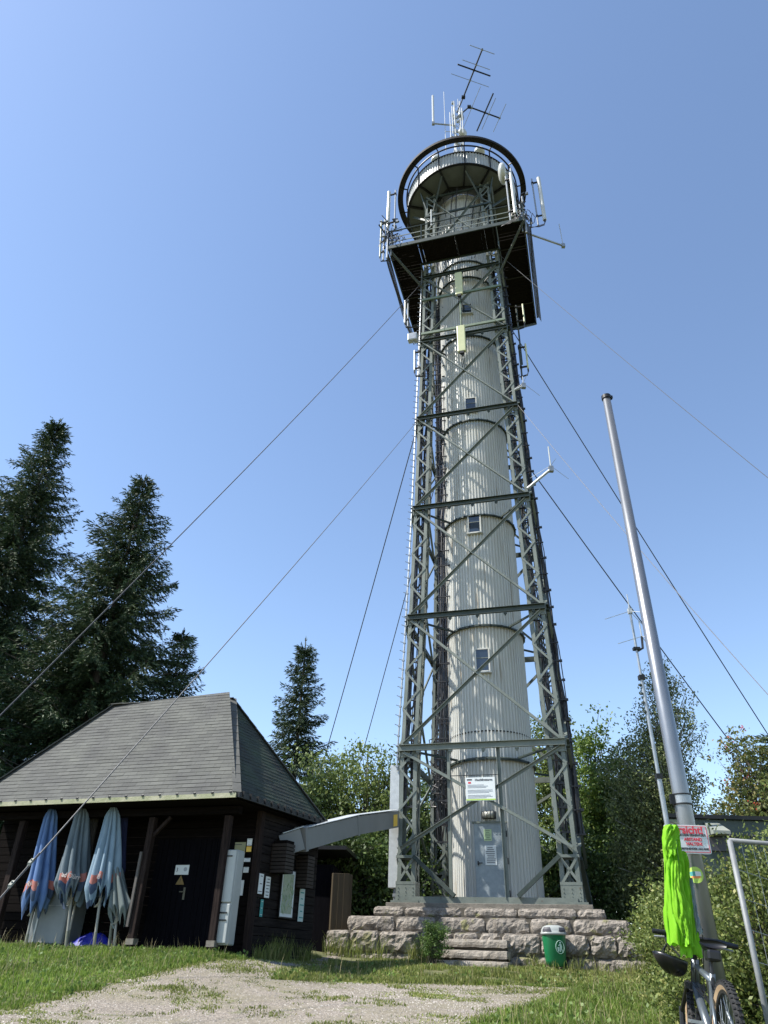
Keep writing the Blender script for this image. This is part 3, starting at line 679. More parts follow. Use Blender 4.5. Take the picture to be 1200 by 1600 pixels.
# door
c, t_, n_ = tube_frame(-105.5, 3.85, RT+.02)
mb = MB(); mb.obox(c, t_*.45, n_*.05, UP*1.04)
door = mb.build('door', mat('galvanised_door', (.2, .235, .255), .5, .3, (.27, .31, .33), ns=5, bump=.2), T, bevel=.008)
mb = MB()
for z in (-.75, 0.05, .75): mb.tube([c+t_*.47+n_*.06+UP*(z-.08), c+t_*.47+n_*.06+UP*(z+.08)], .02, 6)
mb.build('hinge', M['dark'], door)
mb = MB(); mb.obox(c-t_*.36+n_*.07, t_*.015, n_*.03, UP*.05); mb.beam(c-t_*.36+n_*.1, c-t_*.24+n_*.1, .02, .02); mb.build('handle', M['dark'], door)
mb = MB()
mb.box(c+UP*1.06+n_*.03, 1.0, .1, .05, TH); mb.build('door_head', M['steel'], T)

# viewing gallery deck
PZ = 29.3; PW = 3.1
mb = MB(); IW = 1.86
pl_w = .17; x = -PW
dk = MB()
while x < PW-.05:
    g = random.choice((.002, .002, .003, .003, .004, .004, .006, .022)) ; x1 = x+pl_w-g
    if abs((x+x1)/2) < IW:
        for (v0, v1) in ((-PW+.06, -IW), (IW, PW-.06)):
            dk.obox(tw((x+x1)/2, (v0+v1)/2, PZ+.06+random.uniform(-.006, .006)), D*(x1-x)/2, Nn*(v1-v0)/2, UP*.022)
    x += pl_w
x = -PW+.06
while x < PW-.1:
    for s_ in (-1, 1): dk.obox(tw(s_*(PW+IW)/2, x+.08, PZ+.06+random.uniform(-.006, .006)), D*((PW-IW)/2-.03), Nn*(.083-random.choice((.002, .004, .012))), UP*.022)
    x += .17
dk.build('deck', M['plank'], T)
for f in range(4):
    t_, n_ = faces[f]; cc = V((C0.x, C0.y, PZ+.02))
    mb = MB(); mb.beam(cc+n_*PW-t_*PW, cc+n_*PW+t_*PW, .05, .2); mb.beam(cc+n_*(IW-.02)-t_*IW, cc+n_*(IW-.02)+t_*IW, .07, .14)
    mb.build('deck_beam', M['steeld'], T)
    for q in (-.55, 0, .55): mb = MB(); mb.beam(cc+t_*q*PW+n_*IW, cc+t_*q*PW+n_*(PW-.04), .05, .08); mb.build('deck_joist', M['dark'], T)
    for s_ in (-1, 1):
        mb = MB(); q = 27.7; mb.beam(V((C0.x, C0.y, 0))+UP*q+t_*s_*hw(q)+n_*hw(q), cc+n_*PW+t_*s_*PW-UP*.08, .08, .09)
        mb.build('bracket', M['steel'], T)
    mb = MB(); r2 = MB()
    for k in range(5):
        s_ = -PW+2*PW*k/4*.999; mb.beam(cc+n_*PW+t_*s_+UP*.05, cc+n_*PW+t_*s_+UP*1.15, .045, .045)
    mb.tube([cc+n_*PW-t_*PW+UP*1.15, cc+n_*PW+t_*PW+UP*1.15], .028, 8); rl2 = mb.build('railing', M['steeld'], T)
    for q in (.35, .7): r2.beam(cc+n_*PW-t_*PW+UP*q, cc+n_*PW+t_*PW+UP*q, .02, .05)
    r2.build('rail_bar', M['steel'], rl2)
# lookout drum: soffit, parapet, handrail ring
SZ = 35.0; SR = 2.82
mb = MB(); mb.lathe([(RT-.05, SZ+.02), (SR, SZ+.02), (SR, SZ+.1), (RT-.05, SZ+.1)], C0, 48); mb.build('soffit', mat('soffit_sheet', (.115, .125, .125), .7, 0, (.15, .16, .16), ns=1.5), T)
mb = MB(); NR = 14
for k in range(NR):
    a = 2*math.pi*(k+.35)/NR; d_ = V((math.cos(a), math.sin(a), 0)); c = V((C0.x, C0.y, SZ-.05)); mb.beam(c+d_*1.5, c+d_*(SR+.02), .07, .14)
for k in range(8):
    a, b_ = [2*math.pi*(q+.35)/8 for q in (k, k+1)]; c = V((C0.x, C0.y, SZ-.08)); mb.beam(c+V((math.cos(a), math.sin(a), 0))*1.75, c+V((math.cos(b_), math.sin(b_), 0))*1.75, .09, .2)
mb.build('soffit_beam', M['dark'], T)
mb = MB(); mb.ribbon(corr(2.88, 120, .035), C0, SZ, SZ+.95); mb.ribbon(corr(2.84, 120, .03)[::-1], C0, SZ, SZ+.95); par = mb.build('parapet', mat('parapet_sheet', (.33, .34, .33), .45, .1, (.4, .41, .4), ns=2), T)
mb = MB(); mb.lathe([(2.82, SZ+.95), (2.95, SZ+.95), (2.95, SZ+1.0), (2.82, SZ+1.0)], C0, 72)
mb.lathe([(2.82, SZ-.04), (2.94, SZ-.04), (2.94, SZ), (2.82, SZ)], C0, 72); mb.build('trim', M['dark'], par)
mb = MB(); RZ = 36.42
mb.lathe([(3.16, RZ), (3.43, RZ), (3.43, RZ+.05), (3.16, RZ+.05), (3.16, RZ)], C0, 96)
mb.lathe([(3.43, RZ-.06), (3.455, RZ-.06), (3.455, RZ+.1), (3.43, RZ+.1), (3.43, RZ-.06)], C0, 96)
mb.build('rim_ring', mat('rusty_dark_ring', (.006, .005, .005), .8, .0, (.014, .011, .01), ns=3), T)
mb = MB(); mb.lathe([(2.93, RZ), (3.0, RZ), (3.0, RZ+.04), (2.93, RZ+.04), (2.93, RZ)], C0, 96); mb.build('inner_ring', M['dark'], T)
for k in range(14):
    a = 2*math.pi*(k+.35)/14; d_ = V((math.cos(a), math.sin(a), 0)); c = V((C0.x, C0.y, 0))
    mb = MB(); mb.beam(c+d_*2.97+UP*(SZ-.12), c+d_*2.97+UP*(RZ+.02), .05, .06); mb.beam(c+d_*2.95+UP*(RZ-.02), c+d_*3.4+UP*(RZ-.02), .05, .05); mb.build('ring_bracket', M['dark'], T)
for sx in (-1, 1):
    for sy in (-1, 1):
        a = tw(sx*(hw(33)-.25), sy*(hw(33)-.25), 33.0)
        for k in range(3):
            an = math.atan2(D.y*sx+Nn.y*sy, D.x*sx+Nn.x*sy)+(k-1)*.55; mb = MB(); mb.beam(a, V((C0.x+2.6*math.cos(an), C0.y+2.6*math.sin(an), SZ-.12)), .07, .08); mb.build('drum_strut', M['steeld'], T)
for z_ in (33.1, 34.6):
    for f in range(4):
        mb = MB(); mb.beam(fp(f, -hw(z_), z_, .02), fp(f, hw(z_), z_, .02), .07, .12); mb.build('top_girder', M['steeld'], T)
mb = MB()
for k in range(20):
    a = random.uniform(0, 6.28); pts_ = [V((C0.x+(1.35+.15*math.sin(q*7+k)+.9*max(0, q-.7))*math.cos(a+q*.5), C0.y+(1.35+.15*math.sin(q*7+k)+.9*max(0, q-.7))*math.sin(a+q*.5), 29.8+q*5)) for q in np.linspace(0, 1, 12)]; mb.tube(pts_, random.uniform(.015, .035), 5)
mb.build('cable_bundle', M['cable'], T)
# ladder-like cable racks and cables
def cable_run(u, v, z0, z1, n, spread, name, label, sway=.03, rack=True, rr=.02):
    mb = MB()
    for k in range(n):
        du, dv = random.uniform(-spread, spread), random.uniform(-spread, spread)*.6; r_ = rr*random.uniform(.6, 1.4)
        zz_ = np.arange(z0, z1, .9); mb.tube([tw(u(z)+du+random.gauss(0, sway), v(z)+dv+random.gauss(0, sway*.5), z) for z in zz_], r_, 5)
    if rack:
        for z in np.arange(z0, z1, .62):
            mb.beam(tw(u(z)-spread*1.3, v(z)-spread, z), tw(u(z)+spread*1.3, v(z)-spread, z), .04, .035)
            if random.random() < .6: mb.box(tw(u(z)+spread*1.2, v(z)-spread, z), .09, .06, .07, TH)
    return mb
cb = cable_run(lambda z: -RT-.17, lambda z: -.15, 5.0, 29, 10, .13, '', '', .015); cb.build('cable_bundle', M['cable'], T)
cb = cable_run(lambda z: -hw(z)+.85+.1*math.sin(z*.7), lambda z: .4, 4.6, 29, 9, .22, '', '', .06, rr=.018); cb.build('cable_bundle', M['cable'], T)
cb = cable_run(lambda z: -hw(z)+.25, lambda z: hw(z)-.25, 4.8, 29, 5, .1, '', '', .03); cb.build('cable_bundle', M['cable'], T)
cb = cable_run(lambda z: -hw(z)+.28, lambda z: -hw(z)+.3, 6, 29, 3, .07, '', '', .03); cb.build('cable_bundle', M['cable'], T)
cb = cable_run(lambda z: hw(z)+.10, lambda z: -hw(z)+.75, 4.5, 29.2, 9, .13, '', '', .02, rr=.025); cb.build('cable_bundle', M['cable'], T)
cb = cable_run(lambda z: hw(z)-.25, lambda z: -hw(z)+.3, 4.5, 29.2, 4, .1, '', '', .04, rr=.02); cb.build('cable_bundle', M['cable'], T)
for (uf, vf, z0_, n_c, sp_) in ((lambda z: -hw(z)+.22, lambda z: -hw(z)+.22, 5.2, 5, .12), (lambda z: -1.05*hw(z)+1.0, lambda z: -.6, 5.0, 6, .16), (lambda z: -hw(z)+.3, lambda z: hw(z)-.1, 5.4, 5, .16), (lambda z: hw(z)-.2, lambda z: hw(z)-.2, 4.9, 6, .16), (lambda z: -RT-.3, lambda z: .5, 5.3, 6, .12)):
    cb = cable_run(uf, vf, z0_, 29, n_c, sp_, '', '', .03, rr=.02); cb.build('cable_bundle', M['cable'], T)
mb = MB()      # loose loops low on the left
for k in range(16):
    z = random.uniform(4.8, 6.9); u = random.uniform(-1.9, -1.35); v = random.uniform(-.6, .6); pts_ = []
    for q in np.linspace(0, 1, 8): pts_.append(tw(u+.25*math.sin(q*6+k), v+.2*math.cos(q*5+k), z+.9*q+.1*math.sin(9*q)))
    mb.tube(pts_, .018, 5)
mb.build('cable_bundle', M['cable'], T)
# climbing rail with step bolts at the outer left
mb = MB(); mb.tube([tw(-hw(z)-.10, -hw(z)+.02, z) for z in np.linspace(6.2, 29, 30)], .03, 6)
for z in np.arange(6.3, 28.8, .3):
    s_ = 1 if int(z/.3) % 2 else -1; c = tw(-hw(z)-.10, -hw(z)+.02, z); mb.tube([c, c-D*.13+UP*.05-Nn*.03], .012, 5); mb.obox(c, D*.035, Nn*.035, UP*.025)
mb.build('climbing_rail', M['zinc'], T)
mb = MB(); mb.obox(tw(-2.55, -2.15, 4.75), D*.14, Nn*.16, UP*1.6); cov = mb.build('cable_cover', M['zincl'], T, bevel=.01)
mb = MB(); mb.tube([tw(-2.52, -2.2, 3.2), tw(-2.52, -2.2, 2.85)], .05, 8); mb.obox(tw(-2.5, -2.2, 2.98), D*.07, Nn*.07, UP*.04); mb.build('pipe', M['zinc'], cov)
mb = MB(); mb.obox(tw(-2.42, -2.335, 4.9), D*.03, Nn*.004, UP*.06); mb.build('sticker', M['paper'], cov)

# signs on the tower
s = thing('information_sign', tw(-.02, -2.56, 5.6), 'white information sign headed Hochfirstturm, hung on the tower front', 'sign')
c = tw(-.02, -2.55, 5.58); panel('sign_board', c, .82, .62, D, UP, M['paper'], s, .012)
f_ = -Nn*.0085
panel('green_band', c-UP*.28+f_, .81, .035, D, UP, M['lime'], s, .003)
lettering('Hochfirstturm', .085, M['ink'], c+D*.1+UP*.24+f_, D, UP, s, bold=.002)
panel('crest', c-D*.3+UP*.25+f_, .14, .035, D, UP, M['ink'], s, .003); panel('crest', c-D*.3+UP*.17+f_, .08, .045, D, UP, M['inkred'], s, .003)
mb = MB()
for k in range(11):
    if k in (3, 7): continue
    l = random.uniform(.45, .7); mb.obox(c+UP*(.11-k*.034)+f_-D*(.36-l/2*1.0), D*l/2, Nn*.002, UP*.006)
mb.build('small_print', M['inkg'], s)
def notice(name, c, wd, h_, ux, uy, label, cat, m=None, lines=6, ink='ink', extra=None, group=None, frame=None):
    ux, uy = V(ux).normalized(), V(uy).normalized(); nz_ = ux.cross(uy)
    s_ = thing(name, c, label, cat, group)
    if frame: panel('frame', c-nz_*.004, wd+.05, h_+.05, ux, uy, frame, s_, .02)
    sh = panel('sheet', c+nz_*.008, wd, h_, ux, uy, m or M['paper'], s_, .005)
    mb = MB()
    for k in range(lines):
        l = wd*random.uniform(.4, .8); mb.obox(c+nz_*.0125+uy*(h_*(.38-.76*k/max(1, lines-1)))+ux*random.uniform(-.04, .04)*wd, ux*l/2, uy*h_*.018, nz_*.001)
    if lines: mb.build('small_print', M[ink], s_)
    if extra: extra(s_, c+nz_*.013, ux, uy)
    return s_
c, t_, n_ = tube_frame(-105.5, 3.85, RT+.075)
notice('notice', c+t_*.0+UP*.2, .32, .5, t_, UP, 'white printed notice sheet in the middle of the tower door', 'notice', lines=9)
notice('notice', c-t_*.06+UP*.72, .22, .3, t_, UP, 'pale green notice above the white sheet on the tower door', 'notice', m=mat('pale_green_paper', (.45, .58, .32), .6), lines=6)
mb = MB(); cl = c+UP*1.25+n_*.06; mb.tube([cl-t_*.16, cl+t_*.16], .09, 12); lamp = thing('door_lamp', cl, 'rounded glass bulkhead lamp with wire guard above the tower door', 'lamp')
mb.build('lamp_glass', mat('lamp_glass_dull', (.4, .4, .36), .2), lamp, smooth=True); mb = MB()
for q in (-.14, -.05, .05, .14): mb.lathe([(.105, 0), (.115, .008), (.105, .016)], cl+t_*q, 14, ax=t_)
mb.obox(cl-n_*.08, t_*.2, n_*.03, UP*.1); mb.build('wire_guard', M['dark'], lamp)

# ---------------------------------------------------------------- antennas
def pole_thing(mb, a, b_, r_=.03, n=8): mb.tube([a, b_], r_, n)
def panel_antenna(top, bot, r_, m, label, off, round_=True, poleoff=.22, polem='zinc', ext=.25):
    """upright radome on a support pole; off = unit vector from radome to its pole"""
    t = thing('panel_antenna', bot, label, 'antenna', 'sector antennas on the tower')
    mb = MB(); off = V(off).normalized(); sd = V((0, 0, 1)).cross(off)
    if round_:
        mb.tube([bot, bot+UP*.03, top-UP*.03, top], [r_*.8, r_, r_, r_*.8], 14); mb.build('radome', m, t, smooth=False)
    else:
        mb.obox((top+bot)/2, sd*r_, off*r_*.45, UP*(top.z-bot.z)/2); mb.build('radome', m, t, bevel=.03)
    mb = MB(); p0, p1 = bot+off*poleoff-UP*ext, top+off*poleoff+UP*.02; mb.tube([p0, p1], .038, 8); mb.build('support_pole', M[polem], t)
    for q in (.12, .9):
        mb = MB(); c = bot.lerp(top, q); mb.beam(c, c+off*poleoff, .07, .05); mb.obox(c+off*poleoff, sd*.07, off*.05, UP*.04); mb.build('clamp', M['dark'], t)
    mb = MB(); mb.obox(bot-UP*.05, sd*r_*.5, off*r_*.4, UP*.05); mb.build('connector', M['dark'], t)
    mb = MB()
    for k in range(3):
        st = bot+sd*(k-1)*r_*.4-UP*.1; mb.tube([st, st-UP*.2+off*.05, st-UP*.25+off*.3, st-UP*(.1+.1*k)+off*.7], .014, 5)
    mb.build('feed_cable', M['cable'], t); return t
FL = tw(-3.2, -3.2, 0); FR = tw(3.2, -3.2, 0)
def up2(px, py0, py1, Y): a, b_ = at(px, py0, Y), at(px, py1, Y); return V(((a.x+b_.x)/2, Y, a.z)), V(((a.x+b_.x)/2, Y, b_.z))
a, b_ = up2(607, 300, 356, FL.y+.1); panel_antenna(a, b_, .085, M['white'], 'tall white tube antenna at the left front corner of the gallery', D, poleoff=.33)
a, b_ = up2(595, 345, 402, FL.y+.4); panel_antenna(a, b_, .045, M['steelg'], 'slim grey antenna hanging outside the left gallery corner', D, poleoff=.16)
a, b_ = up2(802, 272, 335, FR.y-.1); panel_antenna(a, b_, .12, M['white'], 'broad white panel antenna at the right end of the front railing', -D+Nn*.3, False, .26)
a, b_ = up2(846, 278, 344, FR.y+1.2); panel_antenna(a, b_, .09, M['white'], 'white tube antenna standing outside the right gallery corner', -D, poleoff=.32)
YF = tw(0, -hw(26)-.3, 0).y
a, b_ = up2(717, 427, 461, YF); panel_antenna(a, b_, .165, M['pgreen'], 'upper pale green panel antenna in front of the stair tube', Nn, False, .14, 'steelg', 2.2)
a, b_ = up2(721, 510, 550, YF); panel_antenna(a, b_, .175, M['pgreen'], 'lower pale green panel antenna in front of the stair tube', Nn, False, .14, 'steelg', .1)
a, b_ = up2(818, 476, 504, 22.0); panel_antenna(a, b_, .08, M['pgreen'], 'pale green panel antenna under the right gallery end', -D, False, .3, 'steeld', 2.5)
a, b_ = up2(823, 538, 577, 21.4); panel_antenna(a, b_, .08, M['pgreen'], 'lower green panel antenna beside the upper right leg', -D, False, .28, 'steeld', .5)
a, b_ = up2(633, 470, 505, 22.8); panel_antenna(a, b_, .05, M['white'], 'small white antenna under the left gallery corner', D, True, .14)
a, b_ = up2(648, 548, 580, 21.6); panel_antenna(a, b_, .07, M['white'], 'short white antenna beside the upper left leg', D, False, .2)
bx = thing('junction_box', at(645, 530, 21.2), 'small grey junction box on the upper left leg', 'electrical box'); c = at(645, 528, 21.2)
mb = MB(); mb.obox(c, D*.2, Nn*.12, UP*.2); mb.build('housing', M['zincl'], bx, bevel=.02); mb = MB(); mb.obox(c-Nn*.125, D*.16, Nn*.008, UP*.16); mb.tube([c-UP*.2, c-UP*.35+D*.1, c-UP*.3+D*.4], .02, 6); mb.build('lid', M['zinc'], bx)
# green horizontal carriers of the centre antennas
for z in (24.55, 26.75):
    mb = MB(); mb.beam(tw(-hw(z), -hw(z)-.1, z), tw(hw(z), -hw(z)-.1, z), .08, .12)
    mb.build('antenna_carrier', M['steelg'], T)
# corner clutter: short stubs, clamps and loops that belong to the gallery corners
for (cu, cv, nm) in ((-3.15, -3.1, 'l'), (3.15, -2.9, 'r')):
    mb = MB(); zinc = MB()
    for k in range(16):
        c = tw(cu+random.uniform(-.35, .35), cv+random.uniform(-.3, .5), 29.4+random.uniform(0, 1.9)); d_ = V((random.gauss(0, 1), random.gauss(0, 1), random.gauss(0, .5))).normalized()
        mb.tube([c, c+d_*random.uniform(.2, .55)], random.uniform(.02, .04), 6)
        if k % 2: zinc.box(c+d_*.2, .12, .09, .14, TH)
    for k in range(9):
        c = tw(cu+random.uniform(-.2, .5)*(-1 if cu > 0 else 1), cv+random.uniform(-.1, .3), 29.4+random.uniform(.1, 1.1)); pts_ = [c+V((.35*q, .1*math.sin(q*5), .2*math.sin(q*9+k))) for q in np.linspace(-1, 1, 12)]
        mb.tube(pts_, .016, 5)
    zinc.tube([tw(cu, cv, 28.6), tw(cu, cv, 31.2)], .045, 8); zinc.build('mounting_pole', M['zinc'], T); zinc = MB(); zinc.tube([tw(cu*.95, cv*.98, 28.8), tw(cu*.95, cv*.98, 30.8)], .03, 8)
    mb.build('cable_bundle', M['cable'], T); zinc.build('mounting_pole', M['zinc'], T)
mb = MB()
for k in range(7): 
    pts_ = [tw(3.17+.03*k, -2.9+q*5.6, 29.3-.2*math.sin(q*3.14)-.05*k+.08*math.sin(q*11+k)) for q in np.linspace(0, 1, 14)]
    mb.tube(pts_, .016, 5)
for k in range(5):
    pts_ = [tw(-3.16-.02*k, -2.9+q*5.6, 29.15-.3*math.sin(q*3.14)-.08*k+.08*math.sin(q*11+k)) for q in np.linspace(0, 1, 14)]
    mb.tube(pts_, .022, 5)
mb.build('cable_bundle', M['cable'], T)
def dish(c, d_, R, label, m='white', post=None, deep=.35):
    t = thing('dish_antenna', c, label, 'dish antenna', 'dishes on the tower'); d_ = V(d_).normalized(); mb = MB()
    mb.lathe([(0.001, R*deep), (R*.5, R*deep*.86), (R*.85, R*deep*.45), (R, 0), (R, -.12), (R*.8, -.2), (.001, -.22)], c, 28, ax=d_); mb.build('reflector', M[m], t, smooth=True)
    mb = MB(); mb.tube([c-d_*.2, c-d_*.45], .05, 8); e = c-d_*.45
    if post is not None: mb.tube([e-UP*post, e+UP*.3], .045, 8)
    mb.build('mount', M['zinc'], t)
dish(at(784, 272, 19.9), -D, .5, 'large white drum dish under the lookout rim, right side', post=1.6)
MC = tw(0, 0, 0)
am = thing('antenna_mast', V((MC.x, MC.y, 35.2)), 'pale clustered antenna mast rising from the lookout roof', 'mast')
mtop = at(717, 163, 23.07).z
mb = MB(); K = .17
for i, j in ((-1, -1), (1, -1), (1, 1), (-1, 1)): mb.tube([MC+V((i*K, j*K, 35.1)), MC+V((i*K, j*K, mtop))], .035, 6)
z = 35.4; k = 0
while z < mtop-.6:
    for (i, j), (p_, q_) in zip(((-1, -1), (1, -1), (1, 1), (-1, 1)), ((1, -1), (1, 1), (-1, 1), (-1, -1))):
        mb.tube([MC+V((i*K, j*K, z)), MC+V((p_*K, q_*K, z+.55))], .016, 5)
    z += .55
mb.build('mast_lattice', M['zincl'], am); mb = MB()
for k in range(9):
    a = random.uniform(0, 6.28); z0 = random.uniform(38, mtop-3); r_ = random.uniform(.25, .5); c = MC+V((math.cos(a)*r_, math.sin(a)*r_, z0)); mb.tube([c, c+UP*random.uniform(1, 3)], .03, 6); mb.tube([c+UP*.3, MC+UP*(z0+.3)], .025, 5)
for k in range(14): c = MC+V((random.uniform(-.3, .3), random.uniform(-.3, .1), random.uniform(40, mtop))); mb.box(c, .14, .12, .2)
mb.tube([MC+V((-.75, 0, 41)), MC+V((-.75, 0, 47.5))], .02, 6); mb.tube([MC+V((-.75, 0, 43)), MC+V((0, 0, 43))], .02, 6)
mb.tube([MC+V((.1, 0, mtop-.5)), MC+V((.1, 0, mtop+.6))], .02, 6)
mb.build('mast_fitting', M['zincl'], am)
dish(at(724, 206, 22.8), V((.5, -.8, -.2)), .27, 'small cream dish on the roof mast just above the rim', post=None)
dish(at(722, 181, 22.9), V((.8, -.4, 0)), .24, 'small dark-backed dish halfway up the roof mast', m='zinc')
for px, py, u_, lb in ((682, 248, -1, 'white dome top showing over the parapet at the left'), (749, 235, 1, 'white dome top showing over the parapet at the right')):
    c = at(px, py, 23.07-.9); t = thing('dome_antenna', c, lb, 'antenna', 'domes on the lookout roof'); mb = MB(); mb.lathe([(.001, .1), (.18, .06), (.28, -.04), (.3, -.2), (.28, -.3), (.001, -.32)], c, 20); mb.build('dome', M['white'], t, smooth=True)
    mb = MB(); mb.tube([c-UP*.3, V((c.x, c.y, SZ+.1))], .05, 8); mb.build('stand', M['zinc'], t)
def yagi(p0, bdir, edir, L, els, label, root):
    t = thing('yagi_antenna', p0, label, 'antenna', 'yagi antennas on the roof mast'); b_ = V(bdir).normalized(); e = V(edir).normalized()
    mb = MB(); mb.tube([p0, p0+b_*L], .045, 8); mb.tube([root, p0], .04, 8); mb.box(p0, .22, .16, .16); mb.build('boom', M['dark'], t)
    for q, l, r_ in els:
        mb = MB(); c = p0+b_*L*q; mb.tube([c-e*l/2, c+e*l/2], r_, 6); mb.box(c, .1, .1, .1); mb.build('element', M['dark'] if r_ > .03 else M['zinc'], t)
p0 = at(724, 152, 22.6); r0 = ray(754, 76); Yf = (p0.z-1.5)/r0.z; pf = EYE+r0*Yf; bd = (pf-p0); Lb = bd.length; bd.normalize(); ed = V((bd.y, -bd.x, 0))*-1
yagi(p0, bd, ed, Lb, [(.14+.22, 2.45, .018), (.57, 2.1, .045), (.68, 1.75, .02), (.98, 1.55, .022)], 'upper yagi antenna with four cross rods, tilted to the right at the very top', V((MC.x, MC.y, mtop-1)))
p0 = at(733, 167, 22.9); r0 = ray(782, 185); best = None
for Yk in np.arange(22.9, 27.5, .1):
    q = EYE+r0*Yk
    if best is None or abs(q.z-p0.z) < best[0]: best = (abs(q.z-p0.z), q)
pf = best[1]; bd = pf-p0; Lb = bd.length; bd.normalize(); ed = V((bd.y, -bd.x, 0))
yagi(p0, bd, ed, Lb, [(.08, 2.6, .018), (.5, 2.4, .045), (.62, 2.0, .02), (.97, 1.8, .02)], 'lower yagi antenna pointing right from the roof mast', V((MC.x, MC.y, mtop-1.5)))
def whip(root, elbow, top, label, m='white', r_=.05, name='whip_antenna', radials=0):
    t = thing(name, elbow, label, 'antenna', 'whip antennas on the tower'); mb = MB(); mb.tube([root, elbow], .05, 8); mb.box(elbow, .16, .14, .22); mb.build('arm', M['zinc'], t)
    mb = MB(); mb.tube([elbow, top], r_, 8); mb.build('rod', M[m], t)
    if radials:
        mb = MB()
        for k in range(radials): a = 6.28*k/radials+.5; mb.tube([elbow+UP*.15, elbow+V((math.cos(a), math.sin(a), -.35))*.8+UP*.15], .008, 5)
        mb.build('radial', M['zincl'], t)
e = at(677, 193, 23.0); e2 = at(710, 187, 23.0); whip(V((e2.x, 23.07, e.z)), e, V((e.x, e.y, at(676, 150, 23).z)), 'white rod antenna on a long left arm of the roof mast', r_=.07)
e = at(880, 384, 21.6); whip(tw(3.15, -1.2, e.z+.1), e, V((e.x-.02, e.y, at(880, 350, 21.6).z)), 'thin rod antenna on an arm right of the gallery', 'zincl', .018)
zA = at(829, 762, tw(2.1, -2.1, 0).y).z; e = at(861, 733, 20.2); whip(tw(hw(zA), -hw(zA), zA), e, e+UP*1.0, 'small ground-plane antenna on a slanting arm at mid tower', 'white', .025, radials=3)
zA = 24.3; e = at(806, 605, 20.6); whip(tw(hw(20.5), -hw(20.5), 20.5), e+D*.3, e+D*.3+UP*.5, 'tiny ground-plane antenna beside the right leg below the green panels', 'zincl', .015, radials=3)
a, b_ = up2(674, 328, 368, 20.5); t = thing('whip_antenna', b_, 'short pale rod antenna standing on the front railing, left part', 'antenna', 'whip antennas on the tower'); mb = MB(); mb.tube([V((b_.x, b_.y, PZ+1.1)), a], .035, 8); mb.build('rod', M['white'], t)

# ---------------------------------------------------------------- guy wires
def guy(top, px, py, Y, r_, m, label, sag=.25, tb=False):
    q = at(px, py, Y); d_ = q-top; s_ = 1.0; p_ = q.copy()
    for k in range(400):
        p_ = top+d_*s_
        if p_.z < zg(p_.x, p_.y)+.1: break
        s_ += .01
    t = thing('guy_wire', p_, label, 'guy wire', 'guy wires of the tower'); mb = MB()
    pts_ = [top.lerp(p_, k/24)-UP*sag*math.sin(math.pi*k/24) for k in range(25)]; mb.tube(pts_, r_, 6); mb.build('cable', m, t)
    d1 = (p_-top).normalized()
    for k in range(3 if tb else 1):
        c = q-d1*(.35-.3*k) if tb else p_-d1*.5
        mb = MB(); mb.obox(c, d1*.03, V((.016, 0, 0)), V((0, 0, .018)))
        if tb: mb.tube([c-V((.0, .0, .035)), c+V((0, 0, .035))], .006, 6)
        mb.build('wire_clamp', M['steel'], t)
    if tb: mb = MB(); mb.tube([q-d1*.5+V((0, 0, -.012)), q+d1*.9+V((0, 0, -.012))], .006, 6); mb.build('wire_tail', m, t)
    return t
wd_ = mat('dark_wire_rope', (.03, .033, .04), .6, .2, (.05, .052, .06), ns=30); wl = mat('grey_wire_rope', (.07, .07, .072), .6, .2, (.11, .11, .11), ns=30)
guy(tw(-1.75, -1.75, 28.2), 0, 1110, 11.5, .012, wd_, 'upper left guy wire passing in front of the spruces', .3)
guy(tw(-1.96, -1.96, 19.7), 12, 1388, 8.5, .0085, wl, 'guy wire crossing the hut roof and the folded parasols', .12, True)
guy(tw(-1.96, -1.9, 19.6), 512, 1160, 33, .02, wd_, 'steep guy wire ending behind the slender lone spruce')
guy(tw(-1.96, 1.96, 19.7), 568, 1165, 36, .02, wd_, 'steeper guy wire just left of the tower going down behind the willow')
guy(tw(1.72, -1.72, 29.2), 1200, 738, 14.5, .009, wl, 'uppermost thin grey guy wire at the right')
guy(tw(1.74, 1.74, 28.2), 1198, 1140, 30, .024, wd_, 'dark guy wire from the gallery, crossing behind the flagpole')
guy(tw(1.95, -1.95, 19.8), 1200, 1075, 13, .0075, wl, 'thin grey guy wire starting at mid tower on the right')
guy(tw(1.95, 1.95, 19.7), 1150, 1165, 29, .024, wd_, 'lowest dark guy wire on the right, ending over the rowan')

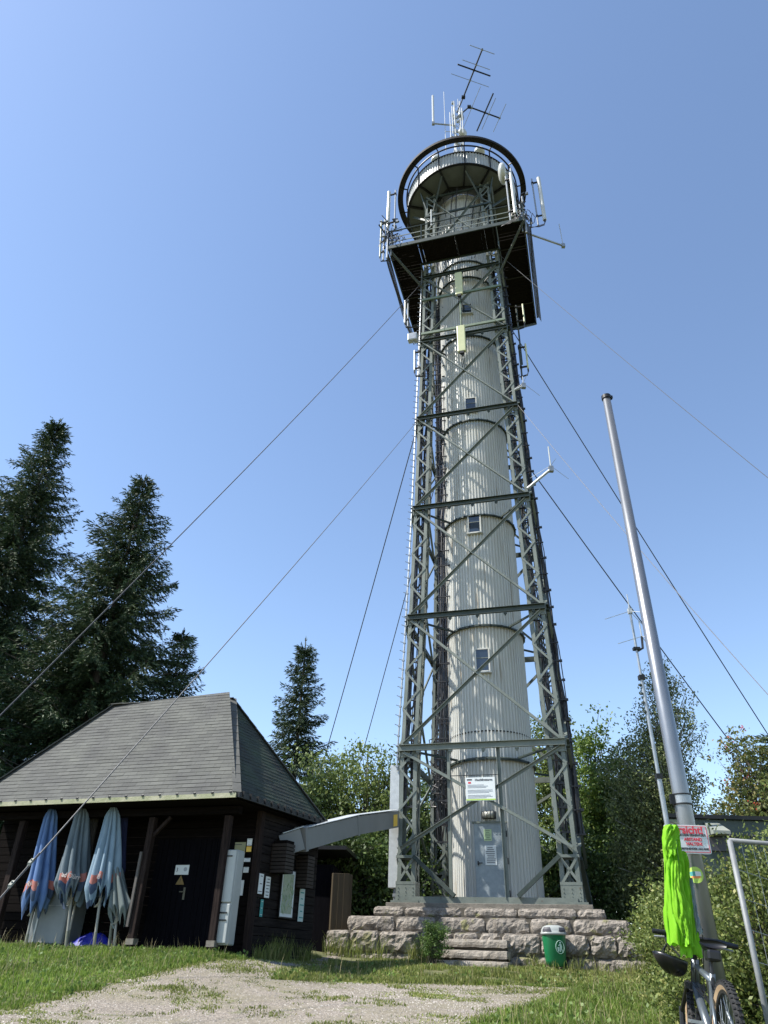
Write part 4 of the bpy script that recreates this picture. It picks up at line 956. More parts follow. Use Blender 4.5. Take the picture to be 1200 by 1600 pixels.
# ---------------------------------------------------------------- hut
A = V((-2.68, 14.5, 4.14)); E = V((-.9497, .3132, 0)); I = V((.3132, .9497, 0))    # E: leftwards along the front eave, I: inwards
Bc = V((-1.11, 17.8, 4.14)); E2 = (Bc-A); E2.z = 0; E2.normalize(); I2 = V((-E2.y, E2.x, 0)); ZE = 4.14
hut = thing('wooden_hut', V((-5.4, 17, 1.6)), 'dark wooden hut with steep hipped grey shingle roof', 'hut')
Rr = V((-3.52, 16.93, 6.72)); Rl = V((-6.66, 17.72, 6.72)); LC = V((-9.1, 16.75, ZE)); BL = LC+I*3.6
def roof_plane(pts_, eave_a, eave_b, name='roof_slope', courses=26, m='shingle'):
    a, b_ = V(eave_a), V(eave_b); U = (b_-a).normalized(); n_ = (pts_[1]-pts_[0]).cross(pts_[2]-pts_[0]).normalized()
    if n_.z < 0: n_ = -n_
    Sl = n_.cross(U); 
    if Sl.z < 0: Sl = -Sl
    # polygon in (u,s) then cut in courses
    P2 = [((p-a).dot(U), (p-a).dot(Sl)) for p in pts_]; smax = max(p[1] for p in P2); mb = MB()
    def span(s):
        xs_ = []
        for i in range(len(P2)):
            (x0, y0), (x1, y1) = P2[i], P2[(i+1) % len(P2)]
            if abs(y1-y0) > 1e-6 and min(y0, y1)-1e-6 <= s <= max(y0, y1)+1e-6: xs_.append(x0+(x1-x0)*(s-y0)/(y1-y0))
        return min(xs_), max(xs_)
    h_ = .105; k = 0; s0 = 0.0
    while s0 < smax-.01:
        s1 = min(smax-.001, s0+h_); l0, r0_ = span(s0+1e-4); l1, r1_ = span(s1)
        lift = .007; wv = [0]
        n = max(1, int((r0_-l0)/.33))
        for q in range(n):
            f0, f1 = q/n, (q+1)/n; j_ = random.uniform(-.002, .004)
            p00 = a+U*(l0+(r0_-l0)*f0)+Sl*s0+n_*(lift+j_); p10 = a+U*(l0+(r0_-l0)*f1)+Sl*s0+n_*(lift+j_); p11 = a+U*(l1+(r1_-l1)*f1)+Sl*s1+n_*.002; p01 = a+U*(l1+(r1_-l1)*f0)+Sl*s1+n_*.002
            mb.quad(p00, p10, p11, p01); mb.quad(p00-n_*(lift+j_), p10-n_*(lift+j_), p10, p00)
        s0 = s1; k += 1
    mb.add([p-n_*.05 for p in pts_], [tuple(range(len(pts_)))])
    return mb.build(name, M[m], hut, uv=(a, U, Sl))
roof_plane([A, LC, Rl, Rr], LC, A)
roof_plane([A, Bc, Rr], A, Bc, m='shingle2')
roof_plane([LC, BL, Rl], BL, LC); roof_plane([Bc, BL, Rl, Rr], Bc, BL)
mb = MB()
for p_, q_ in ((A, Rr), (Bc, Rr), (Rr, Rl), (Rl, LC)): 
    n = int((V(q_)-V(p_)).length/.3)
    for k in range(n):
        a, b_ = V(p_).lerp(V(q_), k/n), V(p_).lerp(V(q_), (k+1.12)/n); mb.beam(a+UP*.03, b_+UP*(.018), .17, .018)
mb.build('ridge_cap', mat('ridge_shingle', (.075, .075, .068), .85, 0, (.1, .1, .09), ns=4), hut)
for px, py in ((183, 1107), (335, 1098)):
    nr_ = (LC-A).cross(Rr-A).normalized(); r_ = ray(px, py); c = EYE+r_*((A-EYE).dot(nr_)/r_.dot(nr_)); mb = MB(); mb.obox(c, E*.085, I*.06, UP*.035); mb.build('roof_vent', M['dark'], hut, bevel=.01)
# eave fascia, gutter hooks, soffit
mb = MB(); mb.beam(A-UP*.03-I*.02, LC-UP*.03-I*.02, .03, .085); mb.build('eave_board', M['eave'], hut)
n = 17
for k in range(n): 
    mb = MB(); c = A.lerp(LC, (k+.3)/n)-I*.04; mb.obox(c+UP*.022, E*.022, I*.012, UP*.014); mb.tube([c+UP*.04-E*.03, c+UP*.04+E*.012], .01, 6)
    mb.build('snow_hook', M['dark'], hut)
mb = MB(); mb.beam(A-UP*.02+I2*-.02, Bc-UP*.02+I2*-.02, .09, .09)
for k in range(14): mb.obox(A.lerp(Bc, (k+.5)/14)-I2*.06+UP*.01, E2*.02, I2*.03, UP*.05)
mb.build('gutter', M['dark'], hut)
mb = MB(); q = UP*.09; mb.add([A-q, LC-q, BL-q, Bc-q], [(0, 1, 2, 3)]); mb.build('ceiling', M['wood'], hut, uv=(A, E, I))
# walls
def hp(t_, i_, z=0): p_ = A+E*t_+I*i_; return V((p_.x, p_.y, z))
W0 = hp(.52, 1.25); wallL = 7.3; zb = 1.35
mb = MB()
def plankwall(mb, p0, p1, z0, z1, thick=.06, step=.16):
    n_ = (p1-p0).normalized().cross(UP); z = z0
    while z < z1: mb.beam(V((p0.x, p0.y, z+step/2)), V((p1.x, p1.y, z+step/2-.0)), thick, step-.012, UP); z += step
# recess wall behind the porch and right wall
Wc = V((-2.36, 15.87, 0)); dR = E2; Wr = Wc+dR*2.45
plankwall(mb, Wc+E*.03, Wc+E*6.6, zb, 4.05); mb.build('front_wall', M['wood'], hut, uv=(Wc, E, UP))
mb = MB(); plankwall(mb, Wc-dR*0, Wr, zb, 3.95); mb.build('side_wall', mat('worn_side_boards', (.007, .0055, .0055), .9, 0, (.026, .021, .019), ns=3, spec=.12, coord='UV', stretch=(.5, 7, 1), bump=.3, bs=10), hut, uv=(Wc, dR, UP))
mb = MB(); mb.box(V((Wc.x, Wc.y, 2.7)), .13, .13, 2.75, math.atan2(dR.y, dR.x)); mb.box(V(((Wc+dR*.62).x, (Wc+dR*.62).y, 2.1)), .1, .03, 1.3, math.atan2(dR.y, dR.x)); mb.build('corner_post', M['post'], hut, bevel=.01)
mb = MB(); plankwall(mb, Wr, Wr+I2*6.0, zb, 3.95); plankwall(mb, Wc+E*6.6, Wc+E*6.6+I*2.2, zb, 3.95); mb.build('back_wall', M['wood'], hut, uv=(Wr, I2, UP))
# beams and posts
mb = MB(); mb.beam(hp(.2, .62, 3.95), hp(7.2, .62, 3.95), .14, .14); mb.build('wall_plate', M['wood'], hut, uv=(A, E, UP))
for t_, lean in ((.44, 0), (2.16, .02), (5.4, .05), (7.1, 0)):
    mb = MB(); a, b_ = hp(t_, .62, 1.3), hp(t_+lean, .62, 3.85); mb.beam(a, b_, .135, .135, I)
    p_ = mb.build('porch_post', M['post'], hut, bevel=.012)
    if 2 < t_ < 3: mb = MB(); mb.beam(hp(t_-.04, .62, 3.5), hp(t_-.38, .62, 3.85), .06, .06, I); mb.build('knee_strut', M['post'], p_)
    mb = MB(); mb.box(hp(t_, .62, 1.66), .17, .17, .1, math.atan2(E.y, E.x)); mb.build('post_shoe', M['concrete'], p_)
    if 2 < t_ < 3: mb = MB(); mb.beam(hp(t_+.1, .53, 1.9), hp(t_+.1, .53, 3.2), .05, .04, I); mb.build('batten', mat('pale_batten', (.07, .06, .055), .8, 0, (.11, .1, .09), ns=5), p_)
# double door in the recess wall
for k, t_ in enumerate((.95, 1.85)):
    c = Wc+E*(t_)-I*.06; c.z = 2.55; mb = MB()
    for q in range(7): mb.obox(c+E*(-.39+.13*q), E*.061, I*.02, UP*.98)
    d_ = mb.build('door', M['woodv'], hut)
    mb = MB(); hx = c+E*(-.36 if k else -.36)-I*.035+UP*(-.03); mb.obox(hx, E*.022, I*.006, UP*.11); mb.beam(hx-I*.04+UP*.03, hx-I*.04+UP*.03+E*.09, .016, .016); mb.build('handle', mat('brass_dull', (.12, .11, .08), .5, .5), d_)
# annex at the back right
mb = MB(); p0 = Wr+E2*.0; c = at(498, 1400, 18.6)
mb.obox(V((-1.75, 23.0, 2.5)), V((.75, -.1, 0)), V((.1, 1.0, 0)), UP*1.2); mb.build('annex_wall', M['woodv'], hut)
mb = MB(); mb.obox(V((-1.6, 23.0, 4.1)), V((1.0, -.15, 0)), V((.15, 1.3, 0)), UP*.05); mb.build('annex_roof', M['dark'], hut)
# windows shutter boxes
def louvre_box(c, wd, h_, dp, label):
    t = thing('louvred_shutter', c, label, 'shutter', 'louvred shutters on the hut side'); n_ = -I2; mb = MB()
    for q in range(int(h_/.07)):
        z = -h_/2+.035+q*.07; mb.obox(c+UP*z+n_*dp/2, dR*wd/2, n_*dp/2, UP*.027)
    mb.build('slats', mat('shutter_brown', (.014, .009, .006), .7, 0, (.026, .017, .012), ns=4), t); mb = MB(); mb.obox(c+n_*(dp/2), dR*(wd/2-.02), n_*(dp/2-.02), UP*(h_/2-.004)); mb.build('box', M['wood'], t)
def side(s_, z, off=.05): p_ = Wc+dR*s_-I2*off; return V((p_.x, p_.y, z))
louvre_box(side(.62, 3.25), .34, .62, .36, 'brown louvred shutter box above the left edge of the map board')
louvre_box(side(1.62, 3.08), .3, .66, .30, 'brown louvred shutter box under the duct, right of the map board')
# notices on the side wall
def art_map(s_, c, ux, uy):
    mb = MB()
    for k in range(70):
        p_ = c+ux*random.uniform(-.19, .19)+uy*random.uniform(-.32, .30); q = p_+ux*random.gauss(0, .05)+uy*random.gauss(0, .06); mb.beam(p_, q, .004, .004+.008*random.random(), ux.cross(uy), random.choice((0, 1, 1, 2)))
    mb.build('map_lines', [mat('map_cream', (.6, .58, .42), .6), mat('map_green', (.22, .34, .16), .6), M['inkg']], s_)
mg = mat('map_paper', (.28, .33, .22), .6, 0, (.38, .41, .3), ns=14)
s_ = notice('map_board', side(1.16, 2.62, .09), .50, .86, dR, UP, 'framed hiking map on the side wall of the hut', 'map', lines=0, frame=M['dark'])
panel('map_sheet', side(1.14, 2.62, .105), .42, .74, dR, UP, mg, s_, .003); art_map(s_, side(1.14, 2.62, .11), dR, UP)
notice('notice', side(.16, 2.72, .05), .16, .36, dR, UP, 'narrow white notice next to the hut corner post', 'notice', lines=3)
notice('notice', side(.42, 2.68, .05), .18, .38, dR, UP, 'white notice with wavy drawing left of the map', 'notice', lines=6)
notice('notice', side(.28, 2.3, .05), .1, .3, dR, UP, 'small teal leaflet below the two white notices', 'notice', m=M['teal'], lines=3, ink='paper')
notice('notice', side(1.83, 2.45, .05), .22, .62, dR, UP, 'tall pale poster with teal print right of the map', 'poster', m=mat('pale_teal_paper', (.5, .6, .56), .6), lines=5, ink='teal')
def fr(t_, z, off=.05): p_ = Wc+E*t_-I*off; return V((p_.x, p_.y, z))
nE = -E
s_ = notice('notice', fr(.42, 3.28), .34, .36, nE, UP, 'cream framed sign with opening board next to the corner', 'sign', m=mat('cream_board', (.25, .25, .14), .6), lines=3)
panel('dark_square', fr(.42, 3.2, .066), .13, .1, nE, UP, M['ink'], s_, .003)
notice('sticker', fr(.17, 3.46), .11, .13, nE, UP, 'uppermost small white sticker beside the hut corner', 'sticker', lines=2)
s_ = notice('sticker', fr(.17, 3.33), .11, .1, nE, UP, 'small yellow and red sticker beside the hut corner', 'sticker', m=M['yellow'], lines=1, ink='inkred')
notice('sticker', fr(.18, 3.13), .14, .07, nE, UP, 'flat white sticker in the middle of the corner column', 'sticker', lines=1)
notice('sticker', fr(.18, 2.95), .12, .1, nE, UP, 'lowest small white sticker of the corner column', 'sticker', lines=1)
s_ = notice('notice', fr(.36, 2.63), .34, .27, nE, UP, 'white door sign low beside the hut corner', 'sign', lines=0)
lettering('Zur', .05, M['ink'], fr(.36, 2.66, .064), nE, UP, s_); lettering('Behörde', .06, M['ink'], fr(.36, 2.59, .064), nE, UP, s_)
s_ = notice('notice', fr(1.62, 2.95, .09), .32, .18, nE, UP, 'small white plate with a figure and a round mark on the hut door', 'sign', lines=0)
lettering('3', .1, M['ink'], fr(1.73, 2.95, .104), nE, UP, s_); mb = MB(); mb.lathe([(.001, 0), (.04, 0), (.04, .003), (.001, .003)], fr(1.54, 2.96, .103), 14, ax=-I); mb.build('round_mark', M['inkg'], s_)
t = thing('warning_triangle', fr(1.62, 2.76, .1), 'yellow warning triangle below the door plate', 'sign'); c = fr(1.62, 2.76, .1); mb = MB()
mb.add([c+E*.1-UP*.08, c-E*.1-UP*.08, c+UP*.09, c+E*.1-UP*.08+I*.006, c-E*.1-UP*.08+I*.006, c+UP*.09+I*.006], [(0, 1, 2), (5, 4, 3), (0, 3, 4, 1), (1, 4, 5, 2), (2, 5, 3, 0)]); mb.build('plate', mat('faded_yellow', (.2, .13, .04), .7), t)
lettering('!', .1, M['ink'], c-UP*.01-I*.004, nE, UP, t)
# brown board locker right of the hut
t = thing('board_locker', V((-.9, 21.6, 1.5)), 'tall brown board locker at the right end of the hut', 'locker'); mb = MB()
c = V((-.86, 21.5, 2.42)); ua = V((.52, .0, 0)); 
for q in range(3): mb.obox(c+V((.15*(q-1), .02*(q-1), .15)), V((.073, .012, 0)), V((-.02, .03, 0)), UP*.88)
mb.build('front_boards', M['brown'], t, bevel=.006); mb = MB(); mb.obox(c+V((.05, .45, .15)), V((.22, .04, 0)), V((-.05, .38, 0)), UP*.87); mb.build('body', M['brown'], t)
# white fridge
t = thing('fridge_freezer', hp(.3, .85, 1.6), 'tall white fridge freezer standing behind the right porch post', 'fridge'); c = hp(.36, .95, 1.62); fx = nE; fm = mat('fridge_enamel', (.32, .345, .335), .35, 0, (.38, .40, .39), ns=2)
mb = MB(); mb.obox(c+UP*.82-I*.13, fx*.19, I*.15, UP*.8); body = mb.build('cabinet', fm, t, bevel=.03)
mb = MB(); mb.obox(c+UP*1.16-I*.3, fx*.18, I*.02, UP*.45); mb.build('door', fm, t, bevel=.015); mb = MB(); mb.obox(c+UP*.37-I*.3, fx*.18, I*.02, UP*.32); mb.build('door', fm, t, bevel=.015)
mb = MB(); mb.obox(c+UP*.42-I*.325, fx*.14, I*.008, UP*.012); mb.obox(c+UP*.54-I*.325, fx*.14, I*.008, UP*.012); mb.obox(c+UP*1.5-I*.325, fx*.1, I*.005, UP*.012); mb.build('vent_slot', M['dark'], t)
# pale cabinet and tarpaulin behind parasols
t = thing('metal_cabinet', hp(4.6, .9, 1.6), 'pale grey box standing behind the folded blue parasol', 'cabinet'); c = hp(4.25, 1.0, 2.1); mb = MB(); mb.obox(c, nE*.42, I*.3, UP*.55); mb.build('body', mat('pale_grey_lacquer', (.15, .165, .17), .5, 0, (.19, .205, .205), ns=2), t, bevel=.05)
mb = MB(); mb.obox(c-I*.305-nE*.26, nE*.02, I*.006, UP*.5); mb.obox(c-I*.305+UP*.15, nE*.4, I*.004, UP*.006); mb.build('seam', M['zinc'], t)
mb = MB(); n = 14; m_ = 9; c = hp(3.3, 1.0, 0)
for j in range(m_):
    for i in range(n): u_, v_ = (i/(n-1)-.5), (j/(m_-1)-.5); mb.v.append(tuple(c+E*u_*1.25+I*v_*.6+UP*(1.5+.3*max(0, (1-4*u_*u_)*(1-4*v_*v_))+.05*mnoise.noise(V((i*.7, j*.9, 0))))))
mb.f = [(j*n+i, j*n+i+1, (j+1)*n+i+1, (j+1)*n+i) for j in range(m_-1) for i in range(n-1)]; mb.m = [0]*len(mb.f)
tag(mb.build('tarpaulin', mat('blue_tarpaulin', (.006, .01, .2), .5, 0, (.01, .018, .28), ns=6)), 'crumpled bright blue tarpaulin on the ground under the parasols', 'tarpaulin')

# folded parasols
def parasol(px0, py0, px1, py1, pyb, Y, Rb, col, col2, label, band=True, word=None, seed=0, pyc=None, poleoff=0, Rt=.05):
    """top px0,py0; canopy hem px1,py1; pole foot pyb"""
    rs = random.Random(seed); top = at(px0, py0+4, Y); hem = at(px1, py1, Y-.05); d_ = (hem-top); t = thing('folded_parasol', V((hem.x, hem.y, zg(hem.x, hem.y))), label, 'parasol', 'folded parasols leaning under the eave')
    cm = mat('canvas_'+label[:18], col, .85, 0, col2, ns=3, stretch=(3, 3, .6)); L = d_.length; ax = d_.normalized(); x = ax.cross(V((0, 1, 0))).normalized(); y = ax.cross(x)
    nr = 26; nk = 120; mb = MB(); lob = rs.choice((9, 10, 11)); ph = [rs.uniform(0, 6.28) for _ in range(4)]
    for i in range(nr):
        f = i/(nr-1); R = Rt+(Rb-Rt)*(f**.8); 
        R = Rb*(.13+.22*min(1, f/.1)+.72*f)*(1-.35*max(0, f-.88)/.12)
        cxo = .03*math.sin(f*3+ph[1])
        for k in range(nk):
            a = 2*math.pi*k/nk; fold = abs(math.sin(a*lob/2+ph[0]+f*.9+.25*math.sin(a*2+ph[3])))**.55
            r_ = R*(.42+.6*fold*(1+.22*math.sin(2*a+ph[1]+f))+.12*math.sin(a*3+ph[2]+f*3))
            hz = (f**6)*(.13*math.sin(a*lob/2*2+ph[3])+.10*math.sin(a*3+ph[1]))
            p_ = top+ax*(L*f+hz)+x*(math.cos(a)*r_+cxo)+y*math.sin(a)*r_*.8; mb.v.append(tuple(p_))
    for i in range(nr-1):
        for k in range(nk):
            mi = 0
            if band and 19 <= i <= 20 and (k+4)//15 % 2 == 0: mi = 1
            elif band and 21 <= i <= 22 and (k+4)//15 % 2 == 0: mi = 2
            elif band and i > 23 and (k//9) % 3: mi = 2
            mb.f.append((i*nk+k, i*nk+(k+1) % nk, (i+1)*nk+(k+1) % nk, (i+1)*nk+k)); mb.m.append(mi)
    can = mb.build('canopy', [cm, mat('parasol_band', (.36, .11, .085), .8, 0, (.42, .18, .15), ns=6), mat('parasol_hem', (.025, .045, .09), .8, 0, (.045, .075, .13), ns=5)], t, smooth=True)
    foot = at(px1, pyb, Y-.05); foot = top+(hem-top)*((top.z-zg(hem.x, hem.y))/(top.z-hem.z)); foot += V((poleoff, 0, 0))
    mb = MB(); a = top.lerp(hem, .5); mb.tube([top+V((0, .02, .05)), a, foot], .026, 10); mb.build('pole', mat('parasol_pole', (.33, .32, .28), .5, 0, (.26, .25, .22), ns=5), t)
    mb = MB(); e = foot.lerp(hem, .02); e2_ = foot.lerp(hem, .32); mb.tube([e, e2_], .031, 10); mb.build('pole_sleeve', mat('pole_sleeve', (.2, .2, .15), .6), t)
    q = hem.lerp(foot, .12); mb = MB()
    for k in range(4): mb.tube([q+V((rs.uniform(-.05, .05), -.03, .08)), q+V((rs.uniform(-.06, .02), -.04, .0)), q+V((rs.uniform(-.1, -.02), -.03, -.07))], .007, 5)
    mb.build('tie_cord', mat('cord', (.35, .32, .25), .8), t)
    if word:
        fi = 19.9/25; rr = Rb*.98; c = top+ax*(L*fi+.0)-V((0, rr*.86, 0)); lettering(word, .12, mat('band_letter', (.45, .4, .38), .7), c, V((1, 0, -.12)), -ax, can, bold=.002, bend=rr*.9)
    return t
yl = hp(4.6, .42).y
parasol(85, 1256, 52, 1418, 1478, hp(4.75, .5).y, .34, (.05, .11, .26), (.12, .2, .37), 'folded royal blue parasol with orange print, leftmost of the row', word='RHEI', seed=1)
parasol(150, 1262, 121, 1398, 1480, hp(3.75, .85).y, .17, (.04, .033, .028), (.07, .06, .05), 'narrow brown folded parasol hidden behind the grey-green one', band=False, seed=5)
parasol(128, 1258, 112, 1400, 1481, hp(4.0, .5).y, .33, (.075, .105, .125), (.14, .175, .195), 'folded grey-green parasol with red Bad Dürr band', word='Bad Dürr', seed=2)
parasol(197, 1254, 183, 1375, 1480, hp(2.75, .9).y, .16, (.007, .012, .05), (.014, .02, .07), 'folded navy parasol behind the light blue one', band=False, seed=6)
parasol(176, 1256, 157, 1402, 1481, hp(3.2, .5).y, .32, (.15, .225, .29), (.22, .30, .37), 'folded light blue parasol, third of the big ones', word='B', seed=3)
parasol(186, 1345, 186, 1432, 1480, hp(2.55, .7).y, .25, (.1, .125, .12), (.15, .175, .17), 'short grey-green folded parasol beside the left porch post', band=False, seed=4, poleoff=-.1)

# duct from hut to tower
t = thing('cable_duct', V((-.6, 19.4, 3.6)), 'grey sheet metal cable duct bridging from hut to tower', 'duct')
q0, q1, q2, q3 = at(437, 1323, 16.6), at(470, 1312, 16.75), at(552, 1290, 18.95), at(616, 1280, 21.4)
mb = MB(); hh_ = .48
def ductseg(mb, a, b_, wd=.3, h_=.42): mb.beam(a, b_, wd, h_)
for a, b_ in ((q0, q1), (q1, q2), (q2, q3)): ductseg(mb, a, b_)
mb.build('duct_body', M['duct'], t)
for p_, a in ((q1, q2), (q2, q3)):
    mb = MB(); d_ = (a-p_).normalized(); mb.beam(p_-d_*.05, p_+d_*.05, .315, .47); mb.build('joint_sleeve', M['duct'], t)
mb = MB(); d_ = (q3-q2).normalized()
mb.beam(q0+UP*.245, q1+UP*.245, .36, .015); mb.beam(q1+UP*.245, q2+UP*.245, .36, .015); mb.beam(q2+UP*.245, q3+UP*.245, .36, .015); mb.build('top_lip', M['zincl'], t)
sd = d_.cross(UP).normalized(); c = q3-d_*.3+sd*.158; mb = MB(); mb.obox(c+UP*-.02, d_*.14, sd*.003, UP*.15); mb.build('yellow_sticker', M['yellow'], t)

# ---------------------------------------------------------------- litter bin
bp_ = at(869, 1508, 18.6); bz = 1.46; t = thing('litter_bin', V((bp_.x, bp_.y, bz)), 'green litter bin with white lid in front of the stone base', 'litter bin')
gb = mat('bin_green', (.008, .14, .05), .35, 0, (.012, .17, .065), ns=2); N_ = 40
def ell(a, b_): return lambda k: (a*math.copysign(abs(math.cos(k))**.75, math.cos(k)), b_*math.copysign(abs(math.sin(k))**.75, math.sin(k)))
mb = MB(); prof = [(.0, .14, .09), (.03, .2, .14), (.12, .225, .165), (.62, .265, .195), (.63, .265, .195)]
for z, a, b_ in prof:
    for k in range(N_): x_, y_ = ell(a, b_)(2*math.pi*k/N_); mb.v.append((bp_.x+x_, bp_.y+y_, bz+z))
for i in range(len(prof)-1):
    for k in range(N_): mb.f.append((i*N_+k, i*N_+(k+1) % N_, (i+1)*N_+(k+1) % N_, (i+1)*N_+k)); mb.m.append(0)
mb.f.append(tuple(range(N_))[::-1]); mb.m.append(0); mb.build('bin_body', gb, t, smooth=True)
mb = MB(); prof = [(.61, .265, .195), (.615, .285, .215), (.66, .285, .215), (.665, .272, .205), (.72, .262, .195), (.77, .225, .165), (.805, .14, .1), (.81, .01, .01)]; b0 = len(mb.v)
for z, a, b_ in prof:
    for k in range(N_): x_, y_ = ell(a, b_)(2*math.pi*k/N_); mb.v.append((bp_.x+x_, bp_.y+y_, bz+z))
for i in range(len(prof)-1):
    for k in range(N_): mb.f.append((i*N_+k, i*N_+(k+1) % N_, (i+1)*N_+(k+1) % N_, (i+1)*N_+k)); mb.m.append(0)
lid = mb.build('lid', mat('bin_lid', (.34, .36, .35), .4, 0, (.3, .32, .3), ns=5), t, smooth=True)
for a0, a1 in ((math.radians(198), math.radians(258)), (math.radians(280), math.radians(335))):
    mb = MB(); n = 9
    for j, (z, a, b_) in enumerate(((.675, .276, .208), (.72, .268, .2), (.762, .238, .178))):
        sh = (a1-a0)*.06*j
        for k in range(n): x_, y_ = ell(a, b_)(a0+sh+(a1-a0-2*sh)*k/(n-1)); mb.v.append((bp_.x+x_*1.01, bp_.y+y_*1.01, bz+z))
    for j in range(2):
        for k in range(n-1): mb.f.append((j*n+k, j*n+k+1, (j+1)*n+k+1, (j+1)*n+k)); mb.m.append(0)
    mb.build('opening', M['ink'], lid)
# emblem: ring, stick figure, basket
c = V((bp_.x+.075, bp_.y-.19, bz+.38)); ux = V((1, .12, 0)).normalized(); nn = -ux.cross(UP)*-1; nn = V((.12, -1, 0)).normalized(); c += nn*.015
em = mat('bin_emblem', (.42, .6, .52), .5); mb = MB()
mb.tube([c+ux*.095*math.cos(q)+UP*.125*math.sin(q) for q in np.linspace(0, 6.2832, 33)], .006, 5)
mb.lathe([(.001, 0), (.019, 0), (.019, .004), (.001, .004)], c+UP*.085+ux*.01, 12, ax=nn)
def blob(pts2): 
    k = len(pts2); mb.add([c+ux*x_+UP*y_+nn*.004 for x_, y_ in pts2]+[c+ux*x_+UP*y_ for x_, y_ in pts2], [tuple(range(k)), tuple(range(2*k-1, k-1, -1))]+[(i, k+i, k+(i+1) % k, (i+1) % k) for i in range(k)])
blob([(-.005, .06), (.03, .06), (.045, .0), (.035, -.02), (.06, -.085), (.045, -.09), (.02, -.03), (.01, -.09), (-.01, -.09), (.0, -.01)]); blob([(-.005, .06), (-.04, .03), (-.035, .02), (.0, .035)])
blob([(-.065, .0), (-.015, .0), (-.025, -.085), (-.055, -.085)])
mb.build('emblem', em, t)
mb = MB(); mb.tube([V((bp_.x+.02, bp_.y+.2, bz-.1)), V((bp_.x+.02, bp_.y+.2, bz+.55))], .025, 8); mb.build('stand_post', M['zinc'], t)

# ---------------------------------------------------------------- flagpole with sign, sticker, jacket
FY = 6.62; FX = .413*FY
t = thing('flagpole', V((FX, FY, zg(FX, FY))), 'tall bare grey metal flagpole in the right foreground', 'flagpole')
ztop = at(948, 622, FY).z
mb = MB(); mb.tube([V((FX, FY, .4)), V((FX, FY, 2.9)), V((FX, FY, ztop))], [.078, .072, .047], 32)
fpm = mat('brushed_aluminium_pole', (.2, .21, .225), .36, .7, (.26, .27, .285), ns=5, stretch=(1, 1, .3), bump=.05); mb.build('shaft', fpm, t, smooth=True)
mb = MB(); mb.lathe([(.05, 0), (.058, .0), (.058, .05), (.001, .06)], V((FX, FY, ztop-.02)), 20); mb.obox(V((FX+.04, FY, ztop+.01)), V((.035, 0, 0)), V((0, .02, 0)), V((0, 0, .02))); mb.build('cap', M['dark'], t)
zc = at(1066, 1250, FY).z; mb = MB(); mb.lathe([(.076, zc-.035), (.08, zc-.035), (.08, zc+.035), (.076, zc+.035)], V((FX, FY, 0)), 32); cl = mb.build('clamp_band', M['zinc'], t)
mb = MB()
for q in (-.04, .04): mb.lathe([(.074, zc+q-.006), (.084, zc+q-.006), (.084, zc+q+.006), (.074, zc+q+.006)], V((FX, FY, 0)), 32)
mb.obox(V((FX-.095, FY-.02, zc)), V((.02, 0, 0)), V((0, .015, 0)), UP*.04); mb.build('cable_tie', M['dark'], cl)
SYc = FY-.1; sr = V((.995, .0, -.0)); su = V((0.0, .0, 1))
c = at(1066, 1314, SYc); c.z = (at(1107, 1290, SYc).z+at(1111, 1335, SYc).z)/2; xr = at(1108, 1312, SYc).x; wS = .37; c.x = xr-wS/2; hS = abs(at(1107, 1290, SYc).z-at(1111, 1335, SYc).z)
s = thing('warning_sign', c, 'white sign with red warning lettering and border on the flagpole', 'sign')
panel('sign_board', c, wS, hS, sr, su, M['paper'], s, .006, .02)
fo = V((0, -.005, 0)); mb = MB(); e_ = .012
for a in (-1, 1): mb.obox(c+fo+V((0, 0, a*(hS/2-e_))), sr*(wS/2-e_), V((0, .001, 0)), UP*.0022); mb.obox(c+fo+V((a*(wS/2-e_), 0, 0)), sr*.0022, V((0, .001, 0)), UP*(hS/2-e_))
mb.build('border', M['inkred'], s)
k_ = hS/.22
lettering('Vorsicht!', .082*k_, M['inkred'], c+fo+V((-.01, 0, .068*k_)), sr, su, s, bold=.0022)
lettering('BEI MÖGLICHEM EISABWURF!', .0245*k_, M['ink'], c+fo+V((-.005, 0, .03*k_)), sr, su, s, bold=.0005)
lettering('ABSTAND', .033*k_, M['inkred'], c+fo+V((.045, 0, -.002*k_)), sr, su, s, bold=.001)
lettering('HALTEN!', .033*k_, M['inkred'], c+fo+V((.05, 0, -.037*k_)), sr, su, s, bold=.001)
lettering('VON FREISTEHENDER ANLAGE!', .0215*k_, M['ink'], c+fo+V((.01, 0, -.073*k_)), sr, su, s, bold=.0005)
mb = MB()
for q in range(7): x_ = .115+.011*q; mb.obox(c+fo+V((x_, 0, (-.005-.006*(q % 3))*k_)), V((.0012, 0, 0)), V((0, .001, 0)), UP*(.012+.006*(q % 3)))
mb.obox(c+fo+V((.15, 0, .013*k_)), V((.04, 0, 0)), V((0, .001, 0)), UP*.0015); mb.build('icicle_drawing', mat('pale_blue_ink', (.35, .45, .5), .6), s)
mb = MB(); mb.lathe([(.073, c.z+.06), (.083, c.z+.06), (.083, c.z+.075), (.073, c.z+.075)], V((FX, FY, 0)), 28); mb.build('fixing_band', M['zinc'], s)
